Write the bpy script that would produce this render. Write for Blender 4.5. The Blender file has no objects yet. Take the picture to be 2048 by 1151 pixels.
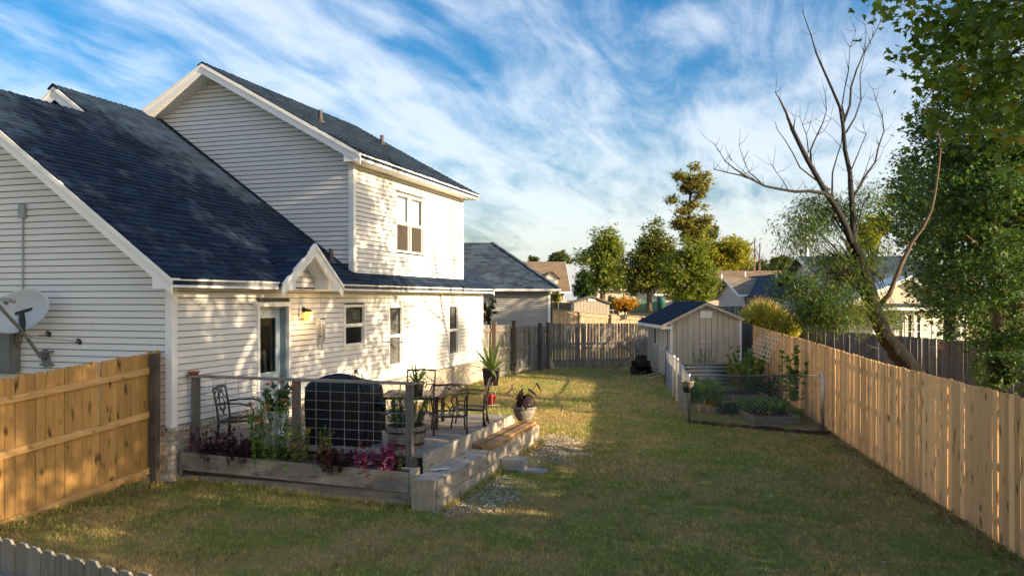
import bpy, math, random
import numpy as np
from mathutils import Vector, Matrix, Euler
random.seed(7)
R = math.radians
S = bpy.context.scene
COL = S.collection
# ------------------------------------------------------------------ camera, sky, sun
F, CX, HY, HC = 1640.0, 1024.0, 597.0, 2.8
cam_d = bpy.data.cameras.new('camera'); cam = bpy.data.objects.new('camera', cam_d); COL.objects.link(cam)
cam.location = (0, 0, HC); cam.rotation_euler = (R(90), 0, 0)
cam_d.sensor_width = 36; cam_d.lens = 36 * F / 2048; cam_d.shift_y = (HY - 575.5) / 2048
cam_d.clip_start = .1; cam_d.clip_end = 3000
S.camera = cam
SUN_EL = R(17.0); SUN_DIR = Vector((.915, -.403, 0)).normalized()
sun_d = bpy.data.lights.new('sun', 'SUN'); sun = bpy.data.objects.new('sun', sun_d); COL.objects.link(sun)
sun_d.energy = 2.0; sun_d.angle = R(.55); sun_d.color = (1.0, .78, .50)
tosun = Vector((SUN_DIR.x * math.cos(SUN_EL), SUN_DIR.y * math.cos(SUN_EL), math.sin(SUN_EL)))
sun.rotation_euler = tosun.to_track_quat('Z', 'Y').to_euler(); sun.location = (30, -15, 30)
W = bpy.data.worlds.new('World'); S.world = W; W.use_nodes = True
nt = W.node_tree; N = nt.nodes; L = nt.links
bg = N['Background']; bg.inputs['Strength'].default_value = .10
sky = N.new('ShaderNodeTexSky'); sky.sky_type = 'NISHITA'; sky.sun_disc = False
sky.sun_elevation = SUN_EL; sky.sun_rotation = math.atan2(SUN_DIR.x, SUN_DIR.y)
sky.air_density = 1.0; sky.dust_density = 3.2; sky.ozone_density = 2.5
hs = N.new('ShaderNodeHueSaturation'); hs.inputs['Saturation'].default_value = 1.5; hs.inputs['Value'].default_value = .345
L.new(sky.outputs[0], hs.inputs['Color'])
tc = N.new('ShaderNodeTexCoord'); sp = N.new('ShaderNodeSeparateXYZ'); L.new(tc.outputs['Generated'], sp.inputs[0])
def wm(op, a, b=None, c=None):
    n_ = N.new('ShaderNodeMath'); n_.operation = op
    for i, x in enumerate((a, b, c)):
        if x is None: continue
        if isinstance(x, (int, float)): n_.inputs[i].default_value = x
        else: L.new(x, n_.inputs[i])
    return n_.outputs[0]
zz = wm('ADD', wm('MAXIMUM', sp.outputs[2], 0.0), .16)
cmb = N.new('ShaderNodeCombineXYZ'); L.new(wm('DIVIDE', sp.outputs[0], zz), cmb.inputs[0]); L.new(wm('DIVIDE', sp.outputs[1], zz), cmb.inputs[1])
mp = N.new('ShaderNodeMapping'); mp.inputs['Rotation'].default_value = (0, 0, R(20)); L.new(cmb.outputs[0], mp.inputs[0])
def cloud_noise(scale, sx, sy, off, detail, dist, rough=.55):
    m_ = N.new('ShaderNodeMapping'); m_.inputs['Scale'].default_value = (sx, sy, 1); m_.inputs['Location'].default_value = off; L.new(mp.outputs[0], m_.inputs[0])
    n_ = N.new('ShaderNodeTexNoise'); n_.inputs['Scale'].default_value = scale; n_.inputs['Detail'].default_value = detail
    n_.inputs['Distortion'].default_value = dist; n_.inputs['Roughness'].default_value = rough; L.new(m_.outputs[0], n_.inputs[0]); return n_.outputs[0]
n1 = cloud_noise(1.1, 1.3, .7, (5.592, 9.186, 2.736), 3, .5)
n2 = cloud_noise(2.6, 2.1, .62, (2.03, 10.044, 4.782), 9, .55, .62)
n3 = cloud_noise(6.0, 1.0, .6, (11.254, 10.377, 3.95), 8, .6, .62)
cl = wm('ADD', wm('ADD', wm('MULTIPLY', n1, .95), wm('MULTIPLY', n2, .80)), wm('MULTIPLY', n3, .36))
hz = wm('MULTIPLY', wm('POWER', wm('SUBTRACT', 1.0, wm('MINIMUM', wm('MAXIMUM', sp.outputs[2], 0.0), 1.0)), 3.2), .36)
cl = wm('ADD', cl, hz)
rm = N.new('ShaderNodeMapRange'); rm.interpolation_type = 'SMOOTHSTEP'; L.new(cl, rm.inputs[0])
rm.inputs[1].default_value = .92; rm.inputs[2].default_value = 1.40; rm.inputs[3].default_value = 0; rm.inputs[4].default_value = .88
# thin cirrus lets most of the sky behind it through: sky x (1 - .5 m) + cloud x m
kk = N.new('ShaderNodeMix'); kk.data_type = 'RGBA'; kk.blend_type = 'MULTIPLY'; kk.inputs[0].default_value = 1.0
gm = wm('SUBTRACT', 1.0, wm('MULTIPLY', rm.outputs[0], .5)); cg = N.new('ShaderNodeCombineXYZ'); [L.new(gm, cg.inputs[i]) for i in range(3)]
L.new(hs.outputs[0], kk.inputs[6]); L.new(cg.outputs[0], kk.inputs[7])
ca = N.new('ShaderNodeMix'); ca.data_type = 'RGBA'; ca.blend_type = 'MULTIPLY'; ca.inputs[0].default_value = 1.0; ca.inputs[6].default_value = (1.22, 1.20, 1.17, 1)
cg2 = N.new('ShaderNodeCombineXYZ'); [L.new(rm.outputs[0], cg2.inputs[i]) for i in range(3)]; L.new(cg2.outputs[0], ca.inputs[7])
sm = N.new('ShaderNodeMix'); sm.data_type = 'RGBA'; sm.blend_type = 'ADD'; sm.inputs[0].default_value = 1.0; L.new(kk.outputs[2], sm.inputs[6]); L.new(ca.outputs[2], sm.inputs[7])
L.new(sm.outputs[2], bg.inputs['Color'])
vs = S.view_settings; vs.view_transform = 'Standard'; vs.look = 'None'; vs.exposure = 2.72; vs.gamma = 1; vs.use_curve_mapping = False
S.render.engine = 'CYCLES'
S.cycles.use_denoising = True; S.cycles.max_bounces = 7; S.cycles.transparent_max_bounces = 10
S.cycles.caustics_reflective = False; S.cycles.caustics_refractive = False

# ------------------------------------------------------------------ frames and helpers
D2 = np.array([.300, .954]); D2 /= np.linalg.norm(D2); N2 = np.array([D2[1], -D2[0]])
C0 = np.array([-5.14, 12.38]); HROT = math.atan2(N2[1], N2[0])
def WV(v, u, z=0.0):                       # house frame (v out of the rear wall, u along it) to world
    p = C0 + N2 * v + D2 * u; return Vector((p[0], p[1], z))
def P(px, py, Y): return Vector(((px - CX) / F * Y, Y, HC - (py - HY) / F * Y))
GP = np.array([(-9,8,.05),(-6.2,10.2,.08),(-5.2,12.3,.04),(-1.3,11,-.06),(0,9,-.08),(5.8,9.3,-.15),(6.3,12.9,-.15),(6.7,16.3,-.13),(7,18.3,-.08),
 (8.37,28.5,.05),(-.6,25.7,.25),(.2,16.6,.06),(1.5,20,.08),(3,15,-.05),(4.2,18.9,-.05),(5.45,28,.05),(1.5,33.6,-.02),(4.5,35.3,-.17),(.0,28.5,.13),(9.3,36,-.1),
 (0,0,-.15),(-3,5,-.2),(3,5,-.15),(12,20,-.4),(11,15,-.4),(13,30,-.4),(16,26,-.5),(3,22,.08),(6,24,0),(40,60,.4),(0,60,.4),(20,60,.4),(0,110,.6),(-40,40,.3),(70,110,.6),(-12,20,.2),(-10,30,.2),(25,40,-.1),(25,10,-.4),(60,20,0),(-40,0,0),(0,-30,-.1)])
def gz(x, y):
    x = np.asarray(x, float); y = np.asarray(y, float)
    d2 = (x[..., None] - GP[:, 0]) ** 2 + (y[..., None] - GP[:, 1]) ** 2
    w = 1 / (d2 + 1.2) ** 1.6
    return (w * GP[:, 2]).sum(-1) / w.sum(-1)
def g1(x, y): return float(gz(x, y))

XF = {}
class MB:
    def __init__(s): s.v = []; s.f = []
    def add(s, vs, fs):
        o = len(s.v); s.v += [tuple(p) for p in vs]; s.f += [tuple(i + o for i in f) for f in fs]; return s
    def box(s, x0, x1, y0, y1, z0, z1, M=None):
        vs = [Vector((x, y, z)) for x in (x0, x1) for y in (y0, y1) for z in (z0, z1)]
        if M is not None: vs = [M @ p for p in vs]
        return s.add(vs, [(0,1,3,2),(4,6,7,5),(0,4,5,1),(2,3,7,6),(0,2,6,4),(1,5,7,3)])
    def beam(s, a, b, w, h, up=(0, 0, 1)):
        a = Vector(a); b = Vector(b); d = b - a; l = d.length
        if l < 1e-6: return s
        d /= l; u = Vector(up)
        if abs(d.dot(u)) > .99: u = Vector((0, 1, 0))
        r = d.cross(u).normalized(); u = r.cross(d)
        M = Matrix((r, d, u)).transposed().to_4x4(); M.translation = a
        return s.box(-w / 2, w / 2, 0, l, -h / 2, h / 2, M)
    def tube(s, pts, rad, seg=6, cap=True):
        pts = [Vector(p) for p in pts]; n = len(pts)
        if not hasattr(rad, '__len__'): rad = [rad] * n
        o = len(s.v); pu = None
        for i, p in enumerate(pts):
            d = (pts[min(i + 1, n - 1)] - pts[max(i - 1, 0)])
            d = d.normalized() if d.length > 1e-9 else Vector((0, 0, 1))
            if pu is None: pu = d.orthogonal().normalized()
            pu = (pu - d * pu.dot(d)); pu = pu.normalized() if pu.length > 1e-6 else d.orthogonal().normalized()
            w = d.cross(pu)
            for k in range(seg):
                a = 2 * math.pi * k / seg; s.v.append(tuple(p + (pu * math.cos(a) + w * math.sin(a)) * rad[i]))
        for i in range(n - 1):
            for k in range(seg):
                k2 = (k + 1) % seg; s.f.append((o + i * seg + k, o + i * seg + k2, o + (i + 1) * seg + k2, o + (i + 1) * seg + k))
        if cap: s.f.append(tuple(o + k for k in range(seg))[::-1]); s.f.append(tuple(o + (n - 1) * seg + k for k in range(seg)))
        return s
    def lathe(s, prof, seg=24, c=(0, 0, 0), fn=None, cap=True):
        o = len(s.v)
        for i, (r, z) in enumerate(prof):
            for k in range(seg):
                a = 2 * math.pi * k / seg; rr = r * (fn(a, i) if fn else 1); s.v.append((c[0] + rr * math.cos(a), c[1] + rr * math.sin(a), c[2] + z))
        for i in range(len(prof) - 1):
            for k in range(seg):
                k2 = (k + 1) % seg; s.f.append((o + i * seg + k, o + i * seg + k2, o + (i + 1) * seg + k2, o + (i + 1) * seg + k))
        if cap: s.f.append(tuple(o + k for k in range(seg))[::-1]); s.f.append(tuple(o + (len(prof) - 1) * seg + k for k in range(seg)))
        return s
    def prism(s, poly, fn, t0, t1):        # poly of (a,b); fn(a,b,t) gives a point
        n = len(poly)
        vs = [fn(a, b, t0) for a, b in poly] + [fn(a, b, t1) for a, b in poly]
        return s.add(vs, [tuple(range(n))[::-1], tuple(range(n, 2 * n))] + [(i, (i + 1) % n, n + (i + 1) % n, n + i) for i in range(n)])
    def mesh(s, name, m, smooth=False):
        me = bpy.data.meshes.new(name); me.from_pydata(s.v, [], s.f)
        if m is not None: me.materials.append(m)
        if smooth: me.shade_smooth()
        me.validate(); fixn(me); return me
    def obj(s, name, m, parent=None, smooth=False):
        return link(name, s.mesh(name, m, smooth), parent)
import bmesh
def fixn(me):
    b = bmesh.new(); b.from_mesh(me); bmesh.ops.recalc_face_normals(b, faces=b.faces); b.to_mesh(me); b.free()
def link(name, me, parent=None, loc=None, rot=None):
    o = bpy.data.objects.new(name, me); COL.objects.link(o)
    if parent is not None: o.parent = parent
    if loc is not None: o.location = loc
    if rot is not None: o.rotation_euler = rot
    return o
def thing(name, label, cat, loc=(0, 0, 0), rotz=0.0, group=None):
    o = bpy.data.objects.new(name, None); COL.objects.link(o); o.empty_display_size = .2
    o.location = loc; o.rotation_euler = (0, 0, rotz); o['label'] = label; o['category'] = cat
    if group: o['group'] = group
    XF[o] = Matrix.Translation(Vector(loc)) @ Matrix.Rotation(rotz, 4, 'Z'); return o
def tag(o, label, cat, group=None):
    o['label'] = label; o['category'] = cat
    if group: o['group'] = group
    return o
def copy_tree(o, label=None, loc=None, rotz=None, parent=None):
    c = o.copy(); COL.objects.link(c); c.parent = parent
    if label: c['label'] = label
    if loc is not None: c.location = loc
    if rotz is not None: c.rotation_euler = (0, 0, rotz)
    for ch in list(o.children): copy_tree(ch, parent=c)
    return c
CAMP = Vector((0, 0, HC))
def pieces(parent, name, m, items, cap=300, key=None):   # items: (verts, faces); the nearest ones are parts, the rest one joined part
    if not items: return
    X = XF.get(parent, Matrix())
    def dist(it):
        c = X @ Vector(it[0][0]); d = (c - CAMP).length
        off = 0 if (c.y > 1 and abs(c.x / c.y) < .66) else 100
        return d + off
    items = sorted(items, key=dist)
    for vs, fs in items[:cap]: MB().add(vs, fs).obj(name, m, parent)
    if len(items) > cap:
        b = MB()
        for vs, fs in items[cap:]: b.add(vs, fs)
        o = b.obj(name + '_rest', m, parent); o['kind'] = 'stuff'
BOXF = [(0,1,3,2),(4,6,7,5),(0,4,5,1),(2,3,7,6),(0,2,6,4),(1,5,7,3)]
def fast_mesh(name, V, Fc, m=None):
    V = np.ascontiguousarray(V, np.float32); Fc = np.ascontiguousarray(Fc, np.int32); k = Fc.shape[1]
    me = bpy.data.meshes.new(name); me.vertices.add(len(V)); me.vertices.foreach_set('co', V.ravel())
    me.loops.add(Fc.size); me.loops.foreach_set('vertex_index', Fc.ravel())
    me.polygons.add(len(Fc)); me.polygons.foreach_set('loop_start', np.arange(0, Fc.size, k, dtype=np.int32))
    me.update(calc_edges=True)
    if m is not None: me.materials.append(m)
    return me
# ------------------------------------------------------------------ materials
class NT:
    def __init__(s, name):
        s.m = bpy.data.materials.new(name); s.m.use_nodes = True; s.t = s.m.node_tree; s.b = s.t.nodes['Principled BSDF']; s.out = s.t.nodes['Material Output']
    def n(s, ty, **kw):
        x = s.t.nodes.new('ShaderNode' + ty)
        for k, v in kw.items():
            if k.startswith('_'): x.inputs[k[1:]].default_value = v
            else: setattr(x, k, v)
        return x
    def l(s, a, b): s.t.links.new(a, b)
    def math(s, op, a, b=None, clamp=False):
        x = s.n('Math', operation=op); x.use_clamp = clamp
        for i, q in enumerate((a, b)):
            if q is None: continue
            if isinstance(q, (int, float)): x.inputs[i].default_value = q
            else: s.l(q, x.inputs[i])
        return x.outputs[0]
    def coord(s, kind='Object', scale=(1, 1, 1), rnd=0):
        o = s.n('TexCoord').outputs[kind]
        if rnd:
            oi = s.n('ObjectInfo'); a = s.n('VectorMath', operation='SCALE'); 
            cx = s.n('CombineXYZ')
            for i in range(3): s.l(oi.outputs['Random'], cx.inputs[i])
            s.l(cx.outputs[0], a.inputs[0]); a.inputs['Scale'].default_value = rnd
            b = s.n('VectorMath', operation='ADD'); s.l(o, b.inputs[0]); s.l(a.outputs[0], b.inputs[1]); o = b.outputs[0]
        mp = s.n('Mapping'); mp.inputs['Scale'].default_value = scale; s.l(o, mp.inputs[0]); return mp.outputs[0]
    def noise(s, vec, scale, detail=4, rough=.55, dist=0):
        x = s.n('TexNoise'); x.inputs['Scale'].default_value = scale; x.inputs['Detail'].default_value = detail; x.inputs['Roughness'].default_value = rough; x.inputs['Distortion'].default_value = dist
        s.l(vec, x.inputs['Vector']); return x.outputs[0]
    def ramp(s, fac, stops):
        x = s.n('ValToRGB'); e = x.color_ramp.elements
        while len(e) < len(stops): e.new(.5)
        for q, (p, c) in zip(e, stops): q.position = p; q.color = (*c, 1) if len(c) == 3 else c
        s.l(fac, x.inputs[0]); return x.outputs[0]
    def mix(s, fac, a, b, mode='MIX'):
        x = s.n('Mix', data_type='RGBA', blend_type=mode)
        for i, q in ((0, fac), (6, a), (7, b)):
            if isinstance(q, (int, float)): x.inputs[i].default_value = q
            elif isinstance(q, tuple): x.inputs[i].default_value = (*q, 1) if len(q) == 3 else q
            else: s.l(q, x.inputs[i])
        return x.outputs[2]
    def rand(s, amt):                       # grey multiplier 1-amt..1+amt, by object and by loose piece
        oi = s.n('ObjectInfo').outputs['Random']; gi = s.n('NewGeometry').outputs['Random Per Island']
        r = s.math('FRACT', s.math('ADD', oi, gi)); r = s.math('ADD', s.math('MULTIPLY', r, 2 * amt), 1 - amt)
        c = s.n('CombineColor'); [s.l(r, c.inputs[i]) for i in range(3)]; return c.outputs[0]
    def bump(s, h, strength=.3, dist=.01):
        x = s.n('Bump'); x.inputs['Strength'].default_value = strength; x.inputs['Distance'].default_value = dist; s.l(h, x.inputs['Height']); s.l(x.outputs[0], s.b.inputs['Normal'])
    def done(s, col=None, rough=.6, spec=.35, metal=0.0):
        if col is not None:
            if isinstance(col, tuple): s.b.inputs['Base Color'].default_value = (*col, 1)
            else: s.l(col, s.b.inputs['Base Color'])
        s.b.inputs['Roughness'].default_value = rough; s.b.inputs['Specular IOR Level'].default_value = spec; s.b.inputs['Metallic'].default_value = metal; return s.m
def basic(name, c, rough=.6, spec=.35, metal=0.0, var=.12, scale=8, rnd=.05, bump=0.0):
    t = NT(name); v = t.coord(rnd=3); nz = t.noise(v, scale, 6, .65)
    col = t.ramp(nz, [(.3, tuple(x * (1 - var) for x in c)), (.7, tuple(min(1, x * (1 + var)) for x in c))])
    if rnd: col = t.mix(1.0, col, t.rand(rnd), 'MULTIPLY')
    if bump: t.bump(t.noise(v, scale * 6, 4), bump, .01)
    return t.done(col, rough, spec, metal)
def wood(name, dark, light, axis='z', rough=.75, rnd=.16, knots=.0, grain=1.0, mottle=None):
    t = NT(name); sc = {'x': (1, 14, 14), 'y': (14, 1, 14), 'z': (14, 14, 1)}[axis]
    v = t.coord(scale=sc, rnd=37); g = t.noise(v, 3.2 * grain, 8, .68, .7)
    col = t.ramp(g, [(.25, dark), (.5, tuple((a + b) / 2 for a, b in zip(dark, light))), (.75, light)])
    if mottle:
        b = t.noise(t.coord(rnd=11), 2.2, 5, .65); col = t.mix(t.math('MULTIPLY', t.ramp(b, [(.42, (0, 0, 0)), (.68, (1, 1, 1))]), .8), col, mottle)
    if knots:
        sk = {'x': (2.6, 6, 6), 'y': (6, 2.6, 6), 'z': (6, 6, 2.6)}[axis]
        vo = t.n('TexVoronoi'); vo.inputs['Scale'].default_value = 1.0; kc = t.coord(scale=sk, rnd=53); dn = t.n('TexNoise'); dn.inputs['Scale'].default_value = 1.3; dn.inputs['Detail'].default_value = 5; t.l(kc, dn.inputs['Vector']); kd = t.n('VectorMath', operation='MULTIPLY_ADD'); t.l(dn.outputs['Color'], kd.inputs[0]); kd.inputs[1].default_value = (.9, .9, .9); t.l(kc, kd.inputs[2]); t.l(kd.outputs[0], vo.inputs['Vector'])
        k = t.ramp(vo.outputs['Distance'], [(.09, (1, 1, 1)), (.26, (0, 0, 0))])
        col = t.mix(t.math('MULTIPLY', k, knots), col, tuple(x * .3 for x in dark))
    col = t.mix(1.0, col, t.rand(rnd), 'MULTIPLY')
    t.bump(g, .9 if 'bark' in name else .35, .05 if 'bark' in name else .006); return t.done(col, rough, .25)
def leaf(name, c, tr=.35, rnd=.3, yellow=None, yamt=.2, rough=.5):
    t = NT(name); gi = t.n('NewGeometry').outputs['Random Per Island']
    col = t.mix(1.0, c, t.rand(rnd), 'MULTIPLY')
    if yellow: col = t.mix(t.ramp(gi, [(1 - yamt, (0, 0, 0)), (min(1, 1.02 - yamt), (1, 1, 1))]), col, yellow)
    t.done(col, rough, .3)
    tl = t.n('BsdfTranslucent'); t.l(t.mix(1.0, col, (1.5, 1.6, .6), 'MULTIPLY'), tl.inputs['Color'])
    ms = t.n('MixShader'); ms.inputs[0].default_value = tr; t.l(t.b.outputs[0], ms.inputs[1]); t.l(tl.outputs[0], ms.inputs[2]); t.l(ms.outputs[0], t.out.inputs['Surface']); return t.m
def glassy(name, tint=(.9, .95, 1.0), refl=.04):
    t = NT(name); tr = t.n('BsdfTransparent'); tr.inputs[0].default_value = (*tint, 1); gl = t.n('BsdfGlossy'); gl.inputs['Roughness'].default_value = .02
    fr = t.n('Fresnel'); fr.inputs['IOR'].default_value = 1.5; f = t.math('ADD', fr.outputs[0], refl, True)
    ms = t.n('MixShader'); t.l(f, ms.inputs[0]); t.l(tr.outputs[0], ms.inputs[1]); t.l(gl.outputs[0], ms.inputs[2]); t.l(ms.outputs[0], t.out.inputs['Surface']); return t.m
def shingle_mat(name, c, var=.35, warm=(.10, .085, .07)):
    t = NT(name); v = t.coord(rnd=5); nz = t.noise(v, 60, 3, .7)
    col = t.ramp(nz, [(.3, tuple(x * .55 for x in c)), (.7, tuple(x * 1.5 for x in c))])
    col = t.mix(t.math('MULTIPLY', t.noise(v, 1.3, 3), .5), col, warm)
    col = t.mix(1.0, col, t.rand(var), 'MULTIPLY'); t.bump(nz, .5, .004); return t.done(col, .92, .15)
def siding_mat(name, c):
    t = NT(name); v = t.coord(scale=(1, 1, 1), rnd=2); a = t.noise(v, .9, 4); b = t.noise(t.coord(scale=(2, 2, 30)), 4, 4)
    col = t.ramp(a, [(.3, tuple(x * .93 for x in c)), (.7, c)]); col = t.mix(t.math('MULTIPLY', b, .2), col, tuple(x * .66 for x in c))
    col = t.mix(1.0, col, t.rand(.025), 'MULTIPLY'); t.bump(t.noise(t.coord(scale=(3, 3, 60)), 8, 3), .08, .002); return t.done(col, .5, .35)
m_siding = siding_mat('cream_vinyl_siding', (.735, .715, .685))
m_trim = basic('white_trim', (.80, .79, .77), .5, .35, var=.05, scale=3, rnd=.02)
m_backing = basic('dark_gap_backing', (.12, .115, .105), .9, .1)  # dark colour behind the boards, so their gaps read as shadow lines
m_shingle = shingle_mat('charcoal_shingle', (.012, .026, .054), warm=(.020, .028, .046), var=.32)
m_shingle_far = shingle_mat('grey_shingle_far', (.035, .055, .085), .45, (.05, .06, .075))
m_brown_roof = shingle_mat('brown_shingle', (.20, .145, .10), .2, (.2, .15, .1))
m_tan_roof = shingle_mat('tan_shingle', (.22, .18, .14), .25, (.2, .17, .13))
m_brick = basic('pale_brick', (.46, .40, .32), .85, .15, var=.4, scale=14, rnd=.28, bump=.3)
m_mortar = basic('mortar', (.40, .37, .32), .9, .1, var=.15)
m_cedar = wood('new_cedar_board', (.31, .16, .045), (.58, .345, .125), 'z', .7, .24, 1.0)
m_cedar_x = wood('new_cedar_rail', (.42, .23, .08), (.68, .43, .19), 'x', .7, .12, .6)
m_pine = wood('new_pine_board', (.58, .315, .12), (.88, .56, .265), 'z', .7, .30, 1.0)
m_grey = wood('weathered_grey_board', (.08, .078, .076), (.25, .24, .225), 'z', .85, .25, .5, mottle=(.165, .145, .12))
m_grey_x = wood('weathered_grey_rail', (.10, .09, .08), (.29, .26, .225), 'x', .85, .18, .4)
m_grey_y = wood('weathered_grey_plank', (.10, .09, .08), (.29, .26, .225), 'y', .85, .18, .4)
m_warmgrey = wood('sunbleached_board', (.30, .22, .14), (.50, .40, .28), 'z', .85, .15, .3)
m_deck = wood('silvered_deck_board', (.17, .15, .13), (.42, .375, .32), 'x', .8, .16, .4)
m_step = wood('pale_weathered_step', (.25, .215, .17), (.56, .50, .42), 'y', .8, .1, .6)
m_planterw = wood('planter_plank', (.15, .13, .11), (.40, .355, .30), 'x', .85, .12, .5, mottle=(.12, .095, .075))
m_post = wood('dark_weathered_post', (.045, .035, .03), (.20, .16, .125), 'z', .85, .1, .3, mottle=(.035, .03, .028))
m_stackw = wood('warm_treated_plank', (.25, .14, .06), (.48, .31, .15), 'y', .8, .12, .5)
m_iron = basic('bronze_iron', (.045, .034, .028), .5, .4, .3, var=.2)
m_black = basic('black_vinyl_cover', (.006, .0065, .009), .5, .28, var=.3, scale=5, bump=.15)
m_blackp = basic('black_plastic', (.02, .02, .021), .5, .4)
m_wire = basic('galvanised_wire', (.32, .33, .34), .4, .5, .7)
m_galv = basic('galvanised_steel', (.42, .43, .44), .38, .5, .85, var=.15)
m_darkgalv = basic('dark_pipe', (.10, .11, .11), .45, .4, .4)
m_standw = basic('stand_wire', (.42, .34, .25), .5, .4)
m_whitew = basic('white_wire', (.75, .72, .66), .5, .4)
m_greyp = basic('grey_enamel', (.28, .30, .32), .5, .4, var=.08)
m_box = basic('meter_box_grey', (.16, .165, .165), .6, .3, var=.12)
m_door = basic('pale_blue_door', (.42, .50, .54), .45, .4, var=.04)
m_jamb = basic('blue_grey_jamb', (.20, .27, .31), .55, .3, var=.06)
m_glass = glassy('window_glass')
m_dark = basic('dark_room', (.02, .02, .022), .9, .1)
m_screen = basic('insect_screen', (.05, .042, .036), .8, .2)
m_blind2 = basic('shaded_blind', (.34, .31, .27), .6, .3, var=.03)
m_blind = basic('white_blind', (.80, .79, .77), .6, .3, var=.03)
m_soil = basic('garden_soil', (.05, .035, .025), .95, .1, var=.4, scale=20, bump=.6)
m_terra = basic('terracotta', (.42, .15, .075), .8, .2, var=.15)
m_creamr = basic('cream_bucket', (.40, .36, .28), .5, .3)
m_urnw = basic('white_ceramic', (.62, .63, .66), .35, .5, var=.06)
m_red = basic('red_glaze', (.42, .012, .01), .2, .6, var=.25, scale=6)
m_potg = basic('dark_grey_pot', (.05, .045, .045), .55, .35, var=.15)
m_stone = basic('cast_stone', (.22, .20, .175), .9, .15, var=.35, scale=12, bump=.5)
m_block = basic('concrete_block', (.32, .31, .285), .95, .1, var=.2, scale=25, bump=.5)
m_pinkblock = basic('pink_block', (.42, .27, .2), .95, .1, var=.2, scale=20, bump=.4)
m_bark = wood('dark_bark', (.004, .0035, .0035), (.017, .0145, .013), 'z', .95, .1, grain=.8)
m_barkg = wood('grey_bark', (.020, .020, .022), (.062, .058, .058), 'z', .95, .1, grain=.8)
m_barkb = wood('brown_bark', (.08, .06, .045), (.24, .185, .135), 'z', .95, .1, grain=.8)
m_t111 = basic('tan_shed_panel', (.50, .435, .35), .75, .2, var=.07, scale=5, rnd=.03)
m_gravel = basic('river_gravel', (.38, .325, .27), .8, .25, var=.3, scale=10, rnd=.55)
l_sweet = leaf('sweetgum_leaf', (.07, .13, .045), .3, .4, (.16, .14, .02), .05)
l_maple = leaf('maple_leaf', (.12, .18, .035), .42, .45, (.30, .24, .03), .08)
l_willow = leaf('willow_leaf', (.065, .11, .03), .4, .35, (.22, .2, .06), .1)
l_pine = leaf('pine_needle', (.085, .115, .03), .25, .45, (.26, .25, .04), .3)
l_light = leaf('light_green_leaf', (.155, .20, .042), .4, .35, (.24, .22, .04), .15)
l_yel = leaf('yellowing_leaf', (.28, .29, .05), .4, .35, (.30, .20, .03), .22)
l_red = leaf('reddening_leaf', (.2, .2, .06), .35, .4, (.22, .08, .04), .12)
l_dark = leaf('dark_green_leaf', (.06, .10, .035), .25, .35)
l_orange = leaf('orange_leaf', (.42, .20, .02), .4, .35, (.5, .33, .04), .35)
l_far = leaf('far_leaf', (.11, .14, .07), .3, .35, (.2, .18, .06), .2)
l_coleus = leaf('burgundy_leaf', (.050, .017, .024), .14, .55)
l_magenta = leaf('magenta_leaf', (.20, .03, .085), .2, .45, (.45, .22, .26), .2)
l_garden = leaf('garden_green_leaf', (.12, .22, .04), .4, .3)
l_pale = leaf('pale_green_leaf', (.16, .19, .05), .4, .3, (.34, .25, .08), .3)
l_rose = leaf('rosemary_leaf', (.09, .15, .06), .3, .3)
l_agave = leaf('striped_agave_leaf', (.20, .26, .06), .25, .25, (.42, .40, .14), .4)
l_agave2 = leaf('green_agave_leaf', (.10, .16, .06), .25, .25)
l_ear = leaf('black_purple_leaf', (.016, .006, .008), .1, .3, rough=.45)
l_plume = leaf('plume_grass', (.46, .44, .08), .45, .3, (.6, .45, .15), .3)
# ------------------------------------------------------------------ ground and lawn
def lawn_patches(t, v):
    """dry / green / bare factors shared by the soil sheet and the blades (both sit at the world origin)"""
    big = t.noise(v, .42, 4, .6, .4); mid = t.noise(v, 1.7, 5, .65)
    dry = t.math('ADD', t.math('MULTIPLY', big, .55), t.math('MULTIPLY', mid, .5))
    return t.ramp(dry, [(.46, (0, 0, 0)), (.60, (1, 1, 1))])
def ground_mat():
    t = NT('lawn_ground'); v = t.coord(); f = lawn_patches(t, v)
    fine = t.noise(v, 26, 5, .7)
    g = t.ramp(fine, [(.3, (.13, .15, .035)), (.7, (.26, .27, .07))]); dr = t.ramp(fine, [(.3, (.25, .185, .07)), (.7, (.42, .31, .125))])
    col = t.mix(f, g, dr)
    bare = t.ramp(t.noise(t.coord(), .8, 5, .6), [(.66, (0, 0, 0)), (.74, (1, 1, 1))])
    col = t.mix(t.math('MULTIPLY', bare, .7), col, (.21, .155, .10)); t.bump(t.noise(v, 40, 5, .7), .7, .03); return t.done(col, .95, .1)
def blade_mat():
    t = NT('grass_blades'); v = t.coord(); f = lawn_patches(t, v)
    gi = t.n('NewGeometry').outputs['Random Per Island']
    g = t.ramp(gi, [(0, (.13, .20, .04)), (.62, (.31, .37, .085)), (1, (.70, .56, .18))])
    d = t.ramp(gi, [(0, (.20, .14, .06)), (.5, (.54, .385, .14)), (1, (.80, .62, .27))])
    tf = t.ramp(t.noise(v, 9, 4, .7), [(.34, (.38, .38, .38)), (.66, (1.4, 1.4, 1.4))]); col = t.mix(1.0, t.mix(f, g, d), tf, 'MULTIPLY'); t.done(col, .6, .25)
    tl = t.n('BsdfTranslucent'); t.l(col, tl.inputs['Color']); ms = t.n('MixShader'); ms.inputs[0].default_value = .3
    t.l(t.b.outputs[0], ms.inputs[1]); t.l(tl.outputs[0], ms.inputs[2]); t.l(ms.outputs[0], t.out.inputs['Surface']); return t.m
def axis_pts(lo, hi, n0, n1, fine):
    a = list(np.arange(n0, n1 + 1e-6, fine)); s = fine; x = n1
    while x < hi: s *= 1.25; x += s; a.append(x)
    s = fine; x = n0
    while x > lo: s *= 1.25; x -= s; a.insert(0, x)
    return np.array(a)
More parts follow.
